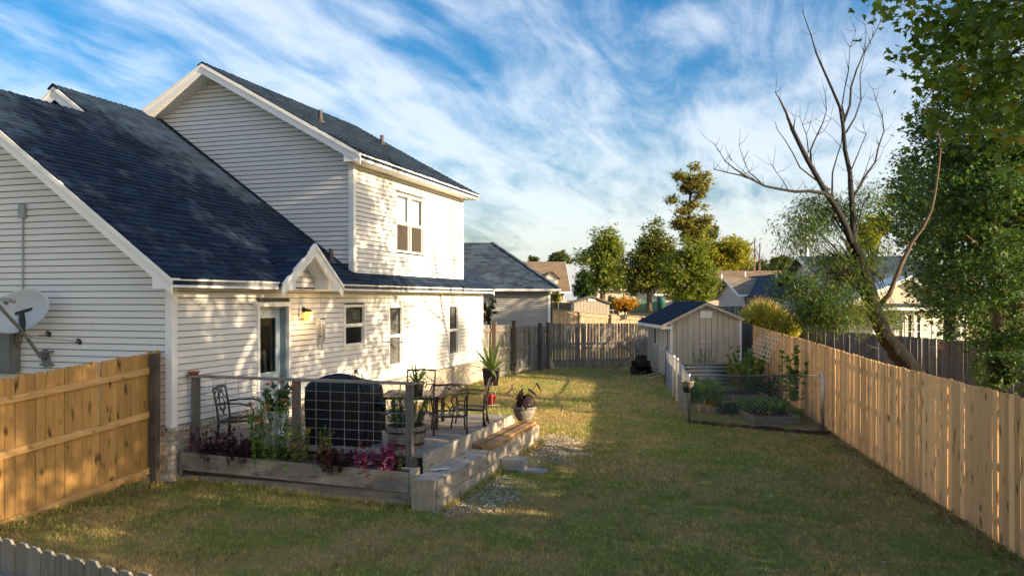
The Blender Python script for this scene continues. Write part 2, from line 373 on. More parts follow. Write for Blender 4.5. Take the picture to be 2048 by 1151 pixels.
gxs = axis_pts(-700, 700, -14, 18, .4); gys = axis_pts(-200, 1500, -4, 42, .4)
GX, GY = np.meshgrid(gxs, gys); GZ = gz(GX, GY)
nr = np.random.default_rng(3); GZ = GZ + np.where((np.abs(GX) < 20) & (GY < 45), nr.normal(0, .008, GZ.shape), 0)
nx = len(gxs); ny = len(gys); idx = np.arange(nx * ny).reshape(ny, nx)
gf = np.stack([idx[:-1, :-1], idx[:-1, 1:], idx[1:, 1:], idx[1:, :-1]], -1).reshape(-1, 4)
m_ground = ground_mat(); gme = fast_mesh('ground', np.stack([GX, GY, GZ], -1).reshape(-1, 3), gf, m_ground); gme.shade_smooth()
ground = link('ground', gme); ground['kind'] = 'structure'
def vu(x, y):
    dx = x - C0[0]; dy = y - C0[1]; return dx * N2[0] + dy * N2[1], dx * D2[0] + dy * D2[1]
RF = lambda y: 5.81 + .134 * (y - 9.35)                # x of the right fence
def in_gravel(x, y):
    v, u = vu(x, y); w = .12 * np.sin(u * 7.3 + v * 5) + .09 * np.sin(u * 13.1 - v * 9) + .07 * np.sin(u * 23 + v * 17)
    a = (v > 4.3) & (v < 4.55 + .62 * np.sin(np.clip((u + .35) / 2.6, 0, 1) * np.pi) ** .7 + w) & (u > -.35 + w) & (u < 2.3)
    b = (v > 4.3) & (v < 4.4 + 1.05 * np.sin(np.clip((u - 2.7) / 3.2, 0, 1) * np.pi) ** .6 + 1.4 * w) & (u > 2.7) & (u < 5.9); return a | b
def lawn_ok(x, y):
    v, u = vu(x, y); ok = (x < RF(y) - .06) & (y > 4.6) & (y < 35)
    ok &= ~((v < .03) & (u > -.05) & (u < 14.1)); ok &= ~((v < 4.4) & (v > -.1) & (u > 0) & (u < 5.05))
    ok &= ~((v < -.25) & (u > -.1)); ok &= v > -.4 - .0 * u
    ok &= ~((x > 5.35) & (y > 28.1)); ok &= ~((x > 4.15 + .118 * (y - 18.9)) & (y > 18.6 - .45 * (x - 4.1)) & (nr.random(x.shape) < .55))
    ok &= ~(in_gravel(x, y) & (nr.random(x.shape) < .94)); return ok
GR = []
for (n_, ya, yb, h, w) in ((230000, 4.6, 12, .045, .007), (190000, 12, 20, .05, .010), (110000, 20, 35, .055, .016)):
    y = nr.uniform(ya, yb, n_); x = nr.uniform(-.66, .66, n_) * y; k = lawn_ok(x, y); x = x[k]; y = y[k]
    den = np.sin(x * 2.1 + 1.3 * np.sin(y * 1.7)) * np.sin(y * 1.9 + 1.1 * np.sin(x * 1.3)) + .5 * np.sin(x * 6.3 + y * 4.1) * np.sin(y * 5.7 - x * 3.1)
    k = nr.random(len(x)) < .8 + .35 * den; x = x[k]; y = y[k]; z = gz(x, y)
    a = nr.uniform(0, 2 * np.pi, len(x)); hh = h * nr.uniform(.5, 1.35, len(x)); lean = nr.uniform(.1, .9, len(x)) * hh; b = nr.uniform(0, 2 * np.pi, len(x))
    p0 = np.stack([x - np.cos(a) * w / 2, y - np.sin(a) * w / 2, z - .005], -1); p1 = np.stack([x + np.cos(a) * w / 2, y + np.sin(a) * w / 2, z - .005], -1)
    p2 = np.stack([x + np.cos(b) * lean, y + np.sin(b) * lean, z + hh], -1); GR.append(np.stack([p0, p1, p2], 1).reshape(-1, 3))
# longer tufts along fences, deck and step
n_ = 9000; e_ = nr.integers(0, 5, n_); f_ = nr.random(n_); j_ = np.abs(nr.normal(0, .05, n_))
ya = 6.3 + f_ * 21; ex = np.stack([RF(ya) - .05 - j_, ya], -1)
def along(va, ua, vb, ub): q = C0 + np.outer(va + (vb - va) * f_, N2) + np.outer(ua + (ub - ua) * f_, D2); return q
ex = np.where((e_ == 1)[:, None], along(.1, .0, 3.95, .0) - np.outer(j_ * .8, D2), ex); ex = np.where((e_ == 2)[:, None], along(4.4, -.1, 4.4, 5.0) + np.outer(j_, N2), ex)
ex = np.where((e_ == 3)[:, None], along(-.12, -4.2, -.12, -.2) + np.outer(j_ * 2, N2), ex); ex = np.where((e_ == 4)[:, None], along(.12, 5.0, .12, 14.0) + np.outer(j_ * 1.5, N2), ex)
x, y = ex[:, 0], ex[:, 1]; z = gz(x, y); a = nr.uniform(0, 6.28, n_); b = nr.uniform(0, 6.28, n_); hh = nr.uniform(.04, .15, n_); lean = nr.uniform(.1, .7, n_) * hh; w = .008
GR.append(np.stack([np.stack([x - np.cos(a) * w / 2, y - np.sin(a) * w / 2, z - .01], -1), np.stack([x + np.cos(a) * w / 2, y + np.sin(a) * w / 2, z - .01], -1), np.stack([x + np.cos(b) * lean, y + np.sin(b) * lean, z + hh], -1)], 1).reshape(-1, 3))
GR = np.concatenate(GR); gme = fast_mesh('grass', GR, np.arange(len(GR)).reshape(-1, 3), blade_mat())
o = link('grass', gme); o['kind'] = 'stuff'; o['label'] = 'patchy green and straw coloured lawn grass'; o['category'] = 'grass'
# gravel beside the step: real stones
st = []; stf = []
oct_ = np.array([(1,0,0),(-1,0,0),(0,1,0),(0,-1,0),(0,0,1),(0,0,-1)], float); octf = np.array([(0,2,4),(2,1,4),(1,3,4),(3,0,4),(2,0,5),(1,2,5),(3,1,5),(0,3,5)])
n_ = 26000; x = nr.uniform(-1.6, 2.4, n_); y = nr.uniform(10.4, 18, n_); k = in_gravel(x, y); x = x[k]; y = y[k]; z = gz(x, y)
r = nr.uniform(.007, .021, len(x)); sc = nr.uniform(.6, 1.3, (len(x), 3)); th = nr.uniform(0, 6.28, len(x))
V = oct_[None] * sc[:, None] * r[:, None, None] * (1 + nr.uniform(-.2, .2, (len(x), 6, 1)))
Vx = V[..., 0] * np.cos(th)[:, None] - V[..., 1] * np.sin(th)[:, None]; Vy = V[..., 0] * np.sin(th)[:, None] + V[..., 1] * np.cos(th)[:, None]
V = np.stack([Vx + x[:, None], Vy + y[:, None], V[..., 2] * .7 + z[:, None] + .006], -1).reshape(-1, 3)
Fc = (octf[None] + (np.arange(len(x)) * 6)[:, None, None]).reshape(-1, 3)
o = link('gravel', fast_mesh('gravel', V, Fc, m_gravel)); o['kind'] = 'stuff'; o['label'] = 'mixed river gravel along the deck step'; o['category'] = 'gravel'
# ------------------------------------------------------------------ leaf clouds
T_D = (np.array([(0,0,0),(-.36,.45,.05),(0,1,-.08),(.36,.45,.05)]), np.array([(0,1,2),(0,2,3)]))
T_L = (np.array([(0,0,0),(-.09,.4,.02),(0,1,-.12),(.09,.4,.02)]), np.array([(0,1,2),(0,2,3)]))
T_B = (np.array([(-.05,0,0),(.05,0,0),(0,1,0)]), np.array([(0,1,2)]))
_mp = [(0,0),(.22,.08),(.5,.02),(.38,.26),(.62,.5),(.3,.52),(0,1.0),(-.3,.52),(-.62,.5),(-.38,.26),(-.5,.02),(-.22,.08)]
T_M = (np.array([(a, b, .1 * abs(a) - .14 * b * b) for a, b in _mp] + [(0, .34, .02)]), np.array([(12, i, (i + 1) % 12) for i in range(12)]))
T_S = (np.array([(0,0,0),(.45,.3,.03),(.18,.42,0),(0,1,-.1),(-.18,.42,0),(-.45,.3,.03)]), np.array([(0,1,2),(0,2,3),(0,3,4),(0,4,5)]))
def leaf_geo(pos, size, tmpl, rng, tilt=.9, droop=0.0, dirs=None):
    """leaves of one template at pos; the leaf grows along its local y"""
    n = len(pos); tv, tf = tmpl; yaw = rng.uniform(0, 2 * np.pi, n)
    if dirs is None:
        el = rng.normal(-droop, tilt * .55, n); fy = np.stack([np.cos(yaw) * np.cos(el), np.sin(yaw) * np.cos(el), np.sin(el)], -1)
    else:
        fy = dirs + rng.normal(0, tilt * .35, (n, 3)); fy /= np.linalg.norm(fy, axis=1)[:, None] + 1e-9
    up = np.stack([rng.normal(0, tilt * .5, n), rng.normal(0, tilt * .5, n), np.ones(n)], -1)
    fx = np.cross(fy, up); fx /= np.linalg.norm(fx, axis=1)[:, None] + 1e-9; fz = np.cross(fx, fy)
    s = (size if hasattr(size, '__len__') else np.full(n, size)) * rng.uniform(.65, 1.25, n)
    V = pos[:, None] + s[:, None, None] * (tv[None, :, 0:1] * fx[:, None] + tv[None, :, 1:2] * fy[:, None] + tv[None, :, 2:3] * fz[:, None])
    Fc = tf[None] + (np.arange(n) * len(tv))[:, None, None]
    return V.reshape(-1, 3), Fc.reshape(-1, 3)
def cluster_pts(cent, n, rad, rng, flat=.7):
    k = rng.integers(0, len(cent), n); r = rad if not hasattr(rad, '__len__') else np.asarray(rad)[k][:, None]
    return np.asarray(cent)[k] + rng.normal(0, 1, (n, 3)) * r * np.array([1, 1, flat]) * .6
def lobe_centres(lobes, n, rng, shell=.45):
    vol = np.array([l[3] * l[4] * l[5] for l in lobes]) ** .8; k = rng.choice(len(lobes), n, p=vol / vol.sum()); L_ = np.array(lobes)[k]
    d = rng.normal(0, 1, (n, 3)); d /= np.linalg.norm(d, axis=1)[:, None]; rr = rng.uniform(shell, 1, n) ** .7
    return L_[:, :3] + d * rr[:, None] * L_[:, 3:]
def tree(name, label, trunk, lobes, ncl, crad, nleaf, lsize, mleaf, mbark, seed, tmpl=T_D, limbs=30, group=None, droop=.15, tilt=.9, shell=.45, cat='tree', seg=7, extra=None, flat=.7, cent=None):
    rng = np.random.default_rng(seed); base = Vector(trunk[0][:3]); t = thing(name, label, cat, base, 0, group)
    tr = [(Vector(p[:3]) - base, p[3]) for p in trunk]
    mb = MB(); mb.tube([p for p, r in tr], [r for p, r in tr], seg)
    c = lobe_centres(lobes, ncl, rng, shell) - np.array(base) if cent is None else np.asarray(cent) - np.array(base)
    if extra is not None: c = np.concatenate([c, np.array(extra) - np.array(base)])
    zs = np.array([p.z for p, r in tr])
    for q in c[:limbs]:
        q = Vector(q); h = math.hypot(q.x, q.y); zt = min(max(q.z - .45 * h - .3, tr[0][0].z + (tr[-1][0].z - tr[0][0].z) * .25), tr[-1][0].z)
        i = max(0, min(len(tr) - 2, int(np.searchsorted(zs, zt)) - 1)); f = (zt - zs[i]) / max(1e-6, zs[i + 1] - zs[i]); a = tr[i][0].lerp(tr[i + 1][0], min(1, max(0, f))); ra = tr[i][1] + (tr[i + 1][1] - tr[i][1]) * min(1, max(0, f))
        m1 = a.lerp(q, .5) + Vector((0, 0, .12 * h)) + Vector(rng.normal(0, .05 * h, 3)); r0 = min(ra * .6, .02 + .012 * (q - a).length)
        mb.tube([a, a.lerp(m1, .5) + Vector((0, 0, .04 * h)), m1, q], [r0, r0 * .75, r0 * .5, r0 * .2], 4, False)
    mb.obj('trunk', mbark, t, True)
    pts = cluster_pts(c, nleaf, crad, rng, flat); V, Fc = leaf_geo(pts, lsize, tmpl, rng, tilt, droop)
    o = link('crown', fast_mesh('crown', V, Fc, mleaf), t); o['kind'] = 'stuff'; return t
# ------------------------------------------------------------------ the house (local x = out of the rear wall, local y = along it)
house = thing('house', 'cream sided two storey house with charcoal shingle roofs and white trim', 'house', WV(0, 0, 0), HROT)
PITCH = .724; ZE = 3.12; VE = .33; UR = -.41; UEND = 14.0; URE = 14.25; VR1 = -4.27; VR2 = -5.16
ZR1 = ZE + PITCH * (VE - VR1); ZR2 = ZE + PITCH * (VE - VR2)
rz = lambda v: ZE + PITCH * (VE - v)                   # main rear slope
UP = .56; UVE = .40; UZE = 5.88; UVR = -3.54; UZR = UZE + UP * (UVE - UVR); UU0 = 5.2; UU1 = 12.58; UW0 = 5.649; UW1 = 12.285
HX = lambda a, b, t: (a, t, b)                         # profile (v,z) swept along u
HY_ = lambda a, b, t: (t, a, b)                        # profile (u,z) swept along v
# openings (u0,u1,z0,z1)
OPEN = [(2.14, 3.19, .60, 2.74), (5.234, 6.154, 1.78, 2.67), (7.356, 8.13, 1.175, 2.63), (11.15, 11.9, 1.19, 2.62)]
UOPEN = [(7.736, 9.408, 3.933, 5.36)]
def wall_cells(a0, a1, z0, z1, holes):
    xs = sorted({a0, a1, *[h[0] for h in holes], *[h[1] for h in holes]}); zs = sorted({z0, z1, *[h[2] for h in holes], *[h[3] for h in holes]})
    for i in range(len(xs) - 1):
        for j in range(len(zs) - 1):
            c = ((xs[i] + xs[i + 1]) / 2, (zs[j] + zs[j + 1]) / 2)
            if not any(h[0] < c[0] < h[1] and h[2] < c[1] < h[3] for h in holes): yield xs[i], xs[i + 1], zs[j], zs[j + 1]
b = MB()
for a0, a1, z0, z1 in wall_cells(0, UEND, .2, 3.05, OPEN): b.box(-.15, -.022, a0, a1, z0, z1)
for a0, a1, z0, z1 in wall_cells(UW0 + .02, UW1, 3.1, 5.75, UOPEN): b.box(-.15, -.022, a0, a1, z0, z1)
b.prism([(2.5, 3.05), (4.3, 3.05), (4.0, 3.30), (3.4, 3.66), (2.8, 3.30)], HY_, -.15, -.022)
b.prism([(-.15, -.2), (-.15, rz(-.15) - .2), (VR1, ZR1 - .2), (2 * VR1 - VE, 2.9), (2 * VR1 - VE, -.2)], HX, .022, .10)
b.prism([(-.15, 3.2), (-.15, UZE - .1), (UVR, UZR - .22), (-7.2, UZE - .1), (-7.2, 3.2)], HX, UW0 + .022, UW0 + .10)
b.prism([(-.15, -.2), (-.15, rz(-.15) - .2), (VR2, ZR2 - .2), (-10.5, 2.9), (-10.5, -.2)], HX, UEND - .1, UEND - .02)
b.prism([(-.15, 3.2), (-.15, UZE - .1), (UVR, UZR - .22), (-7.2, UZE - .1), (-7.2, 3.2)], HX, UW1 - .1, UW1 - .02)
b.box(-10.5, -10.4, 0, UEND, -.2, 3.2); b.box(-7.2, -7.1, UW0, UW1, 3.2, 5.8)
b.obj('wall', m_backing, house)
EXPO = .1016; DZ = 3.86; DP = .73; DUC = 3.4
def course(fn, lo0, hi0, lo1, hi1, z0, z1):           # one lapped board; fn(a, out, z)
    if hi0 - lo0 < .02: return None
    if hi1 - lo1 < .02: m = (lo1 + hi1) / 2; lo1, hi1 = m - .004, m + .004
    e = .012
    vs = [fn(lo0, -.016, z0 + e), fn(hi0, -.016, z0 + e), fn(lo0, .014, z0 + e), fn(hi0, .014, z0 + e), fn(lo1, -.016, z1), fn(hi1, -.016, z1), fn(lo1, .0, z1), fn(hi1, .0, z1), fn(lo0, .016, z0 + e + .012), fn(hi0, .016, z0 + e + .012)]
    return vs, [(0,1,3,2),(2,3,9,8),(8,9,7,6),(6,7,5,4),(4,5,1,0),(0,2,8,6,4),(1,5,7,9,3)]
def cut(lo, hi, z0, z1, holes):
    seg = [(lo, hi)]
    for h in holes:
        if h[2] < z1 - .03 and h[3] > z0 + .03:
            seg = [q for s in seg for q in ((s[0], min(s[1], h[0])), (max(s[0], h[1]), s[1])) if q[1] - q[0] > .02]
    return seg
rear = lambda a, o_, z: (o_, a, z)
left = lambda a, o_, z: (a, -o_, z)
upg = lambda a, o_, z: (a, UW0 - o_, z)
SB = []
z = .875
while z < 2.95:
    for lo, hi in cut(.10, UEND - .09, z, z + EXPO, OPEN):
        q = course(rear, lo, hi, lo, hi, z, min(z + EXPO, 2.962)); SB.append(q)
    z += EXPO
while z < 3.62:
    h0, h1 = (DZ - .16 - z) / DP, (DZ - .16 - z - EXPO) / DP
    if h1 > .05: SB.append(course(rear, max(2.45, DUC - h0), min(4.4, DUC + h0), max(2.45, DUC - h1), min(4.4, DUC + h1), z, z + EXPO))
    z += EXPO
z = 3.39
while z < 5.70:
    for lo, hi in cut(UW0 + .1, UW1 - .09, z, z + EXPO, UOPEN): SB.append(course(rear, lo, hi, lo, hi, z, min(z + EXPO, 5.715)))
    z += EXPO
lim = lambda z: (max(-8.4, 2 * VR1 - VE + (z - 2.88) / PITCH + .02), min(-.09, VE - (z - 2.88) / PITCH - .02))
z = .875
while z < ZR1 - .25:
    a, b_ = lim(z), lim(z + EXPO); jn = -1.2 - 3.66 * ((int(z / EXPO) // 2 * .37) % 1.0)
    if a[0] + .4 < jn < min(a[1], b_[1]) - .4: SB += [course(left, a[0], jn - .002, b_[0], jn - .002, z, z + EXPO), course(left, jn + .002, a[1], jn + .002, b_[1], z, z + EXPO)]
    else: SB.append(course(left, a[0], a[1], b_[0], b_[1], z, z + EXPO))
    z += EXPO
def limu(z):
    lo = max(VE - (z - ZE - .02) / PITCH, -5.15, UVR - (UZR - .235 - z) / UP + .02); hi = min(-.09, UVR + (UZR - .235 - z) / UP - .02); return lo, hi
z = 3.45
while z < UZR - .33:
    a, b_ = limu(z), limu(z + EXPO)
    if a[1] > a[0]: SB.append(course(upg, a[0], a[1], b_[0], max(b_[0], b_[1]), z, z + EXPO))
    z += EXPO
pieces(house, 'siding_board', m_siding, [q for q in SB if q], cap=300)
# corner boards
b = MB(); b.box(-.095, .028, -.028, -.004, .86, 2.968); b.box(.004, .028, -.004, .095, .86, 2.968); b.obj('corner_board', m_trim, house)
b = MB(); b.box(.0, .028, UEND - .09, UEND + .02, .86, 2.968); b.obj('corner_board', m_trim, house)
b = MB(); b.box(-.095, .028, UW0 - .028, UW0 - .004, rz(-.03), 5.72); b.box(.004, .028, UW0 - .004, UW0 + .095, 3.37, 5.72); b.obj('corner_board', m_trim, house)
b = MB(); b.box(.0, .028, UW1 - .09, UW1 + .02, 3.37, 5.72); b.obj('corner_board', m_trim, house)
b = MB(); b.box(-.02, .03, UW0 + .1, UW1 - .09, 3.365, 3.392); b.obj('wall_flashing', m_trim, house)
# roofs: slabs
def slope(b, u0, u1, va, za, vb, zb, th=.1): b.prism([(va, za), (vb, zb), (vb, zb - th), (va, za - th)], HX, u0, u1)
b = MB(); e = .016
slope(b, UR + .04, 2.35, VE, ZE - e, VR1, ZR1 - e); slope(b, 2.35, 2.75, -.03, rz(-.03) - e, VR1, ZR1 - e)
slope(b, UR + .04, 2.75, VR1, ZR1 - e, 2 * VR1 - VE, ZE - e)
slope(b, 2.75, 4.5, -.03, rz(-.03) - e, VR2, ZR2 - e); slope(b, 4.5, UW0, VE, ZE - e, VR2, ZR2 - e); slope(b, UW0, UW1, VE, ZE - e, -.02, rz(-.02) - e)
slope(b, UW1, URE - .04, VE, ZE - e, VR2, ZR2 - e); slope(b, 2.75, URE - .04, VR2, ZR2 - e, -10.8, ZE - e)
b.obj('roof', m_shingle, house)
b = MB(); slope(b, UU0 + .04, UU1 - .04, UVE, UZE - e, UVR, UZR - e); slope(b, UU0 + .04, UU1 - .04, UVR, UZR - e, 2 * UVR - UVE, UZE - e); b.obj('upper_roof', m_shingle, house)
# shingles
rnd = random.Random(5)
def shingles(u0, u1, va, za, pitch, vb, skip=None, expo=.143, sgn=1, wmean=.3):
    """rows up a slope from eave v=va to v=vb (sgn=+1: v falls as z rises)"""
    out = []; ln = math.sqrt(1 + pitch ** 2); dv = -sgn * 1 / ln; dz = pitch / ln; total = abs(vb - va) * ln; nrow = int(total / expo); nv, nz = sgn * pitch / ln, 1 / ln
    for r_ in range(nrow + 1):
        s0 = r_ * expo - .012; s1 = min(s0 + expo + .03, total); u = u0 - rnd.uniform(0, .3)
        while u < u1:
            w = wmean * rnd.uniform(.55, 1.45); a = max(u, u0); b2 = min(u + w - .004, u1); u += w
            if b2 - a < .03: continue
            vm = va + dv * (s0 + s1) / 2
            if skip and skip((a + b2) / 2, vm): continue
            t0 = .020 + rnd.choice((0, 0, .007)); t1 = .002; js = rnd.uniform(0, .008)
            def pt(u_, s, t): return (va + dv * s + nv * t, u_, za + dz * s + nz * t)
            vs = [pt(a, s0 + js, -.012), pt(a, s0 + js, t0), pt(a, s1, -.012), pt(a, s1, t1), pt(b2, s0 + js, -.012), pt(b2, s0 + js, t0), pt(b2, s1, -.012), pt(b2, s1, t1)]
            out.append((vs, BOXF))
    return out
def skipm(u, v):
    if u > UW0 - .0 and u < UW1 and v < -.03: return True
    if 2.4 < u < 4.45:
        zd = 3.86 - .73 * abs(u - 3.4)                 # porch gable
        return rz(v) < zd - .02 and v > -.75
    return False
SH = shingles(UR, 2.75, VE + .02, ZE - .0145, PITCH, VR1, skipm) + shingles(2.75, URE, VE + .02, ZE - .0145, PITCH, VR2, skipm, wmean=.32)
DZ = 3.86; DP = .73
pieces(house, 'shingle', m_shingle, SH, cap=300)
# caps on the ridges
RC = []
def caps(u0, u1, v, z, step=.15, wd=.13, pitch=PITCH):
    u = u0
    while u < u1:
        t = rnd.uniform(.018, .03)
        RC.append(([(v - wd, u, z - wd * pitch + .0), (v - wd, u, z - wd * pitch + t), (v, u, z), (v, u, z + t), (v + wd, u, z - wd * pitch), (v + wd, u, z - wd * pitch + t),
                    (v - wd, u + step * 1.1, z - wd * pitch), (v - wd, u + step * 1.1, z - wd * pitch + .008), (v, u + step * 1.1, z), (v, u + step * 1.1, z + .008), (v + wd, u + step * 1.1, z - wd * pitch), (v + wd, u + step * 1.1, z - wd * pitch + .008)],
                   [(0,2,3,1),(2,4,5,3),(6,7,9,8),(8,9,11,10),(1,3,9,7),(3,5,11,9),(0,6,8,2),(2,8,10,4),(0,1,7,6),(4,10,11,5)])); u += step
caps(UR, 2.9, VR1, ZR1 + .012); caps(2.7, 5.3, VR2, ZR2 + .012); caps(UU0, UU1 - .1, UVR, UZR + .012, pitch=UP)
pieces(house, 'ridge_cap', m_shingle, RC, cap=120)
US = shingles(UU0, UU1, UVE + .02, UZE - .0145, UP, UVR, None, wmean=.32); b = MB()
for vs, fs in US: b.add(vs, fs)
o = b.obj('upper_shingles', m_shingle, house); o['kind'] = 'stuff'
# rakes, fascias, soffits
def rake(nm, u0, u1, va, za, vb, zb, h, m=m_trim):
    MB().prism([(va, za), (vb, zb), (vb, zb - h), (va, za - h)], HX, u0, u1).obj(nm, m, house)
for (u, va, za, vb, zb) in ((UR, VE + .01, ZE - .02, VR1, ZR1 - .02), (UR, 2 * VR1 - VE, ZE - .02, VR1, ZR1 - .02), (UU0, UVE + .01, UZE - .02, UVR, UZR - .02), (UU0, 2 * UVR - UVE, UZE - .02, UVR, UZR - .02)):
    rake('rake_board', u, u + .03, va, za - .06, vb, zb - .06, .17); rake('rake_trim', u - .022, u + .034, va, za, vb, zb, .075)
for (u, va, za, vb, zb) in ((2.74, -4.2, rz(-4.2) - .02, VR2, ZR2 - .02), (2.74, 2 * VR2 + 4.2, rz(-4.2) - .02, VR2, ZR2 - .02)):
    rake('rake_board', u, u + .03, va, za - .06, vb, zb - .06, .2); rake('rake_trim', u - .022, u + .034, va, za, vb, zb, .075)
rake('rake_board', URE - .03, URE, VE, ZE - .02, VR2, ZR2 - .02, .2); rake('rake_board', UU1 - .03, UU1, UVE, UZE - .02, UVR, UZR - .02, .2)
MB().prism([(VR2, ZR2 - .22), (-4.35, rz(-4.35) - .2), (-4.9, rz(-4.35) - .35), (2 * VR2 + 4.35, rz(-4.35) - .2)], HX, 2.95, 2.97).obj('gable_vent', m_dark, house)
def soff(nm, u0, u1, va, za, vb, zb):                  # grooved soffit under a rake
    n_ = int(math.hypot(vb - va, zb - za) / .1); b = MB()
    for i in range(n_):
        f0, f1 = i / n_, (i + .9) / n_; b.prism([(va + (vb - va) * f0, za + (zb - za) * f0), (va + (vb - va) * f1, za + (zb - za) * f1), (va + (vb - va) * f1, za + (zb - za) * f1 + .012), (va + (vb - va) * f0, za + (zb - za) * f0 + .012)], HX, u0, u1)
    b.prism([(va, za + .016), (vb, zb + .016), (vb, zb + .024), (va, za + .024)], HX, u0, u1); b.obj(nm, m_trim, house)
soff('soffit', UU0 + .03, UW0, .05, UZR - UP * 3.59 - .25, UVR, UZR - .25); soff('soffit', UU0 + .03, UW0, -7.1, UZR - UP * 3.56 - .25, UVR, UZR - .25)
soff('soffit', UR + .03, -.0, -.05, rz(-.05) - .25, VR1, ZR1 - .25)
for (u0, u1) in ((UR, 2.34), (4.5, URE)):
    MB().box(VE - .025, VE, u0 + .0, u1, 2.965, 3.065).obj('fascia', m_trim, house); MB().box(VE - .025, VE + .022, u0 + .0, u1, 3.067, 3.108).obj('drip_edge', m_trim, house)
MB().box(.0, VE - .027, UR + .03, URE, 2.966, 2.98).obj('soffit', m_trim, house)
MB().box(UVE - .025, UVE, UU0, UU1, 5.715, 5.82).obj('fascia', m_trim, house); MB().box(UVE - .025, UVE + .022, UU0, UU1, 5.822, 5.866).obj('drip_edge', m_trim, house)
MB().box(.0, UVE - .027, UU0 + .03, UU1 - .02, 5.716, 5.73).obj('soffit', m_trim, house)
MB().prism([(.0, 2.95), (VE - .0, 2.95), (VE, ZE - .16), (0, rz(0) - .16)], HX, UR + .004, UR + .028).obj('eave_return', m_trim, house)
MB().prism([(.02, 5.70), (UVE, 5.70), (UVE, UZE - .16), (.02, UZE + UP * .38 - .16)], HX, UU0 + .004, UU0 + .028).obj('eave_return', m_trim, house)
MB().box(.0, .02, UU0 + .03, UW0 - .0, 5.70, 5.95).obj('eave_return', m_trim, house); MB().box(-.02, .0, UR + .03, -.03, 2.95, 3.2).obj('eave_return', m_trim, house)
# porch gable over the door
DU0, DU1, DUC, DV = 2.32, 4.46, 3.4, .42
def dz(u): return DZ - DP * abs(u - DUC)
b = MB()
for s in (-1, 1):
    u_e = DUC + s * 1.08; b.add([(v, u, z_) for v in (DV - .004, -.8) for u, z_ in ((DUC, DZ - .016), (u_e, dz(u_e) - .016), (u_e, dz(u_e) - .05), (DUC, DZ - .05))], [(0,1,2,3),(4,7,6,5),(0,4,5,1),(1,5,6,2),(2,6,7,3),(3,7,4,0)])
b.obj('porch_roof', m_shingle, house)
for s in (-1, 1):
    for k in range(4):
        v0 = .02 + k * .09; ua, ub = DUC, DUC + s * .95
        MB().add([(v, u, z_) for v in (v0, v0 + .08) for u, z_ in ((ua, DZ - .20), (ub, dz(ub) - .20), (ub, dz(ub) - .185), (ua, DZ - .185))], [(0,1,2,3),(4,7,6,5),(0,4,5,1),(1,5,6,2),(2,6,7,3),(3,7,4,0)]).obj('soffit_strip', m_trim, house)
DS = []
ln = math.sqrt(1 + DP ** 2)
for s in (-1, 1):
    for r_ in range(10):
        s0 = 1.09 * ln - r_ * .143; s1 = max(0, s0 - .16); v = DV + .02 - rnd.uniform(0, .1)
        while v > -.78:
            w = rnd.uniform(.18, .42); a, b2 = v, max(v - w + .004, -.78); v -= w
            if rz((a + b2) / 2) > DZ - DP * (s0 - .08) / ln + .03: continue
            t0 = .012; f = lambda q, t: (DUC + s * (q / ln + t * DP / ln), DZ - .0145 - DP * q / ln + t / ln)
            pts = [(f(s0, -.01)), f(s0, t0), f(s1, -.01), f(s1, .002)]
            DS.append(([(v_, u_, z_) for v_ in (b2, a) for (u_, z_) in pts], [(0,1,3,2),(4,6,7,5),(0,4,5,1),(2,3,7,6),(0,2,6,4),(1,5,7,3)]))
pieces(house, 'porch_shingle', m_shingle, DS, cap=130)
for s in (-1, 1):
    u_e = DUC + s * 1.08
    for nm, z0, h, v0, v1 in (('rake_board', .07, .17, DV - .03, DV), ('rake_trim', .015, .07, DV - .034, DV + .022)):
        MB().prism([(DUC, DZ - z0), (u_e, dz(u_e) - z0), (u_e, dz(u_e) - z0 - h), (DUC, DZ - z0 - h * 1.1)], HY_, v0, v1).obj(nm, m_trim, house)
    u_i = DUC + s * .66
    MB().prism([(u_e, 2.95), (u_e, dz(u_e) - .1), (u_i, dz(u_i) - .22), (u_i, 2.95)], HY_, DV - .032, DV - .004).obj('eave_return', m_trim, house)
    MB().box(.02, DV - .034, min(u_i, u_i - s * .012), max(u_i, u_i - s * .012), 2.95, dz(u_i) - .1).obj('porch_cheek', m_trim, house)
# brick skirt
BR = []
def bricks_wall(fn, lo, hi, z0, z1):
    r_ = 0; z = z0
    while z + .06 < z1:
        a = lo - (r_ % 2) * .103
        while a < hi:
            p, q = max(a, lo), min(a + .198, hi)
            if q - p > .02:
                d = rnd.uniform(-.003, .004); vs = [fn(x, o_, zz_) for x in (p, q) for o_ in (-.04, .028 + d) for zz_ in (z, z + .06)]; BR.append((vs, BOXF))
            a += .207
        z += .0705; r_ += 1
bricks_wall(lambda a, o_, z: (o_, a, z), -.03, UEND, -.12, .80); bricks_wall(lambda a, o_, z: (a, -o_, z), -2.2, -.05, -.12, .80)
b = MB(); b.box(-.2, .018, -.02, UEND, -.3, .80); b.box(-8.4, -.2, -.018, .1, -.3, .86); b.obj('brick_mortar', m_mortar, house)
pieces(house, 'brick', m_brick, BR, cap=170)
LB = []
a = -.06
while a < UEND:
    d = rnd.uniform(-.004, .004); LB.append(([(o_, a + x, z) for x in (0, .062) for o_, z in ((-.03, .80), (-.03, .872), (.075 + d, .795), (.075 + d, .85))], [(0,1,3,2),(4,6,7,5),(0,4,5,1),(2,3,7,6),(0,2,6,4),(1,5,7,3)])); a += .0735
a = -.10
while a > -1.0:
    LB.append(([(a - x, -o_, z) for x in (0, .062) for o_, z in ((-.03, .80), (-.03, .872), (.06, .795), (.06, .85))], BOXF)); a -= .0735
pieces(house, 'ledge_brick', m_brick, LB, cap=130)
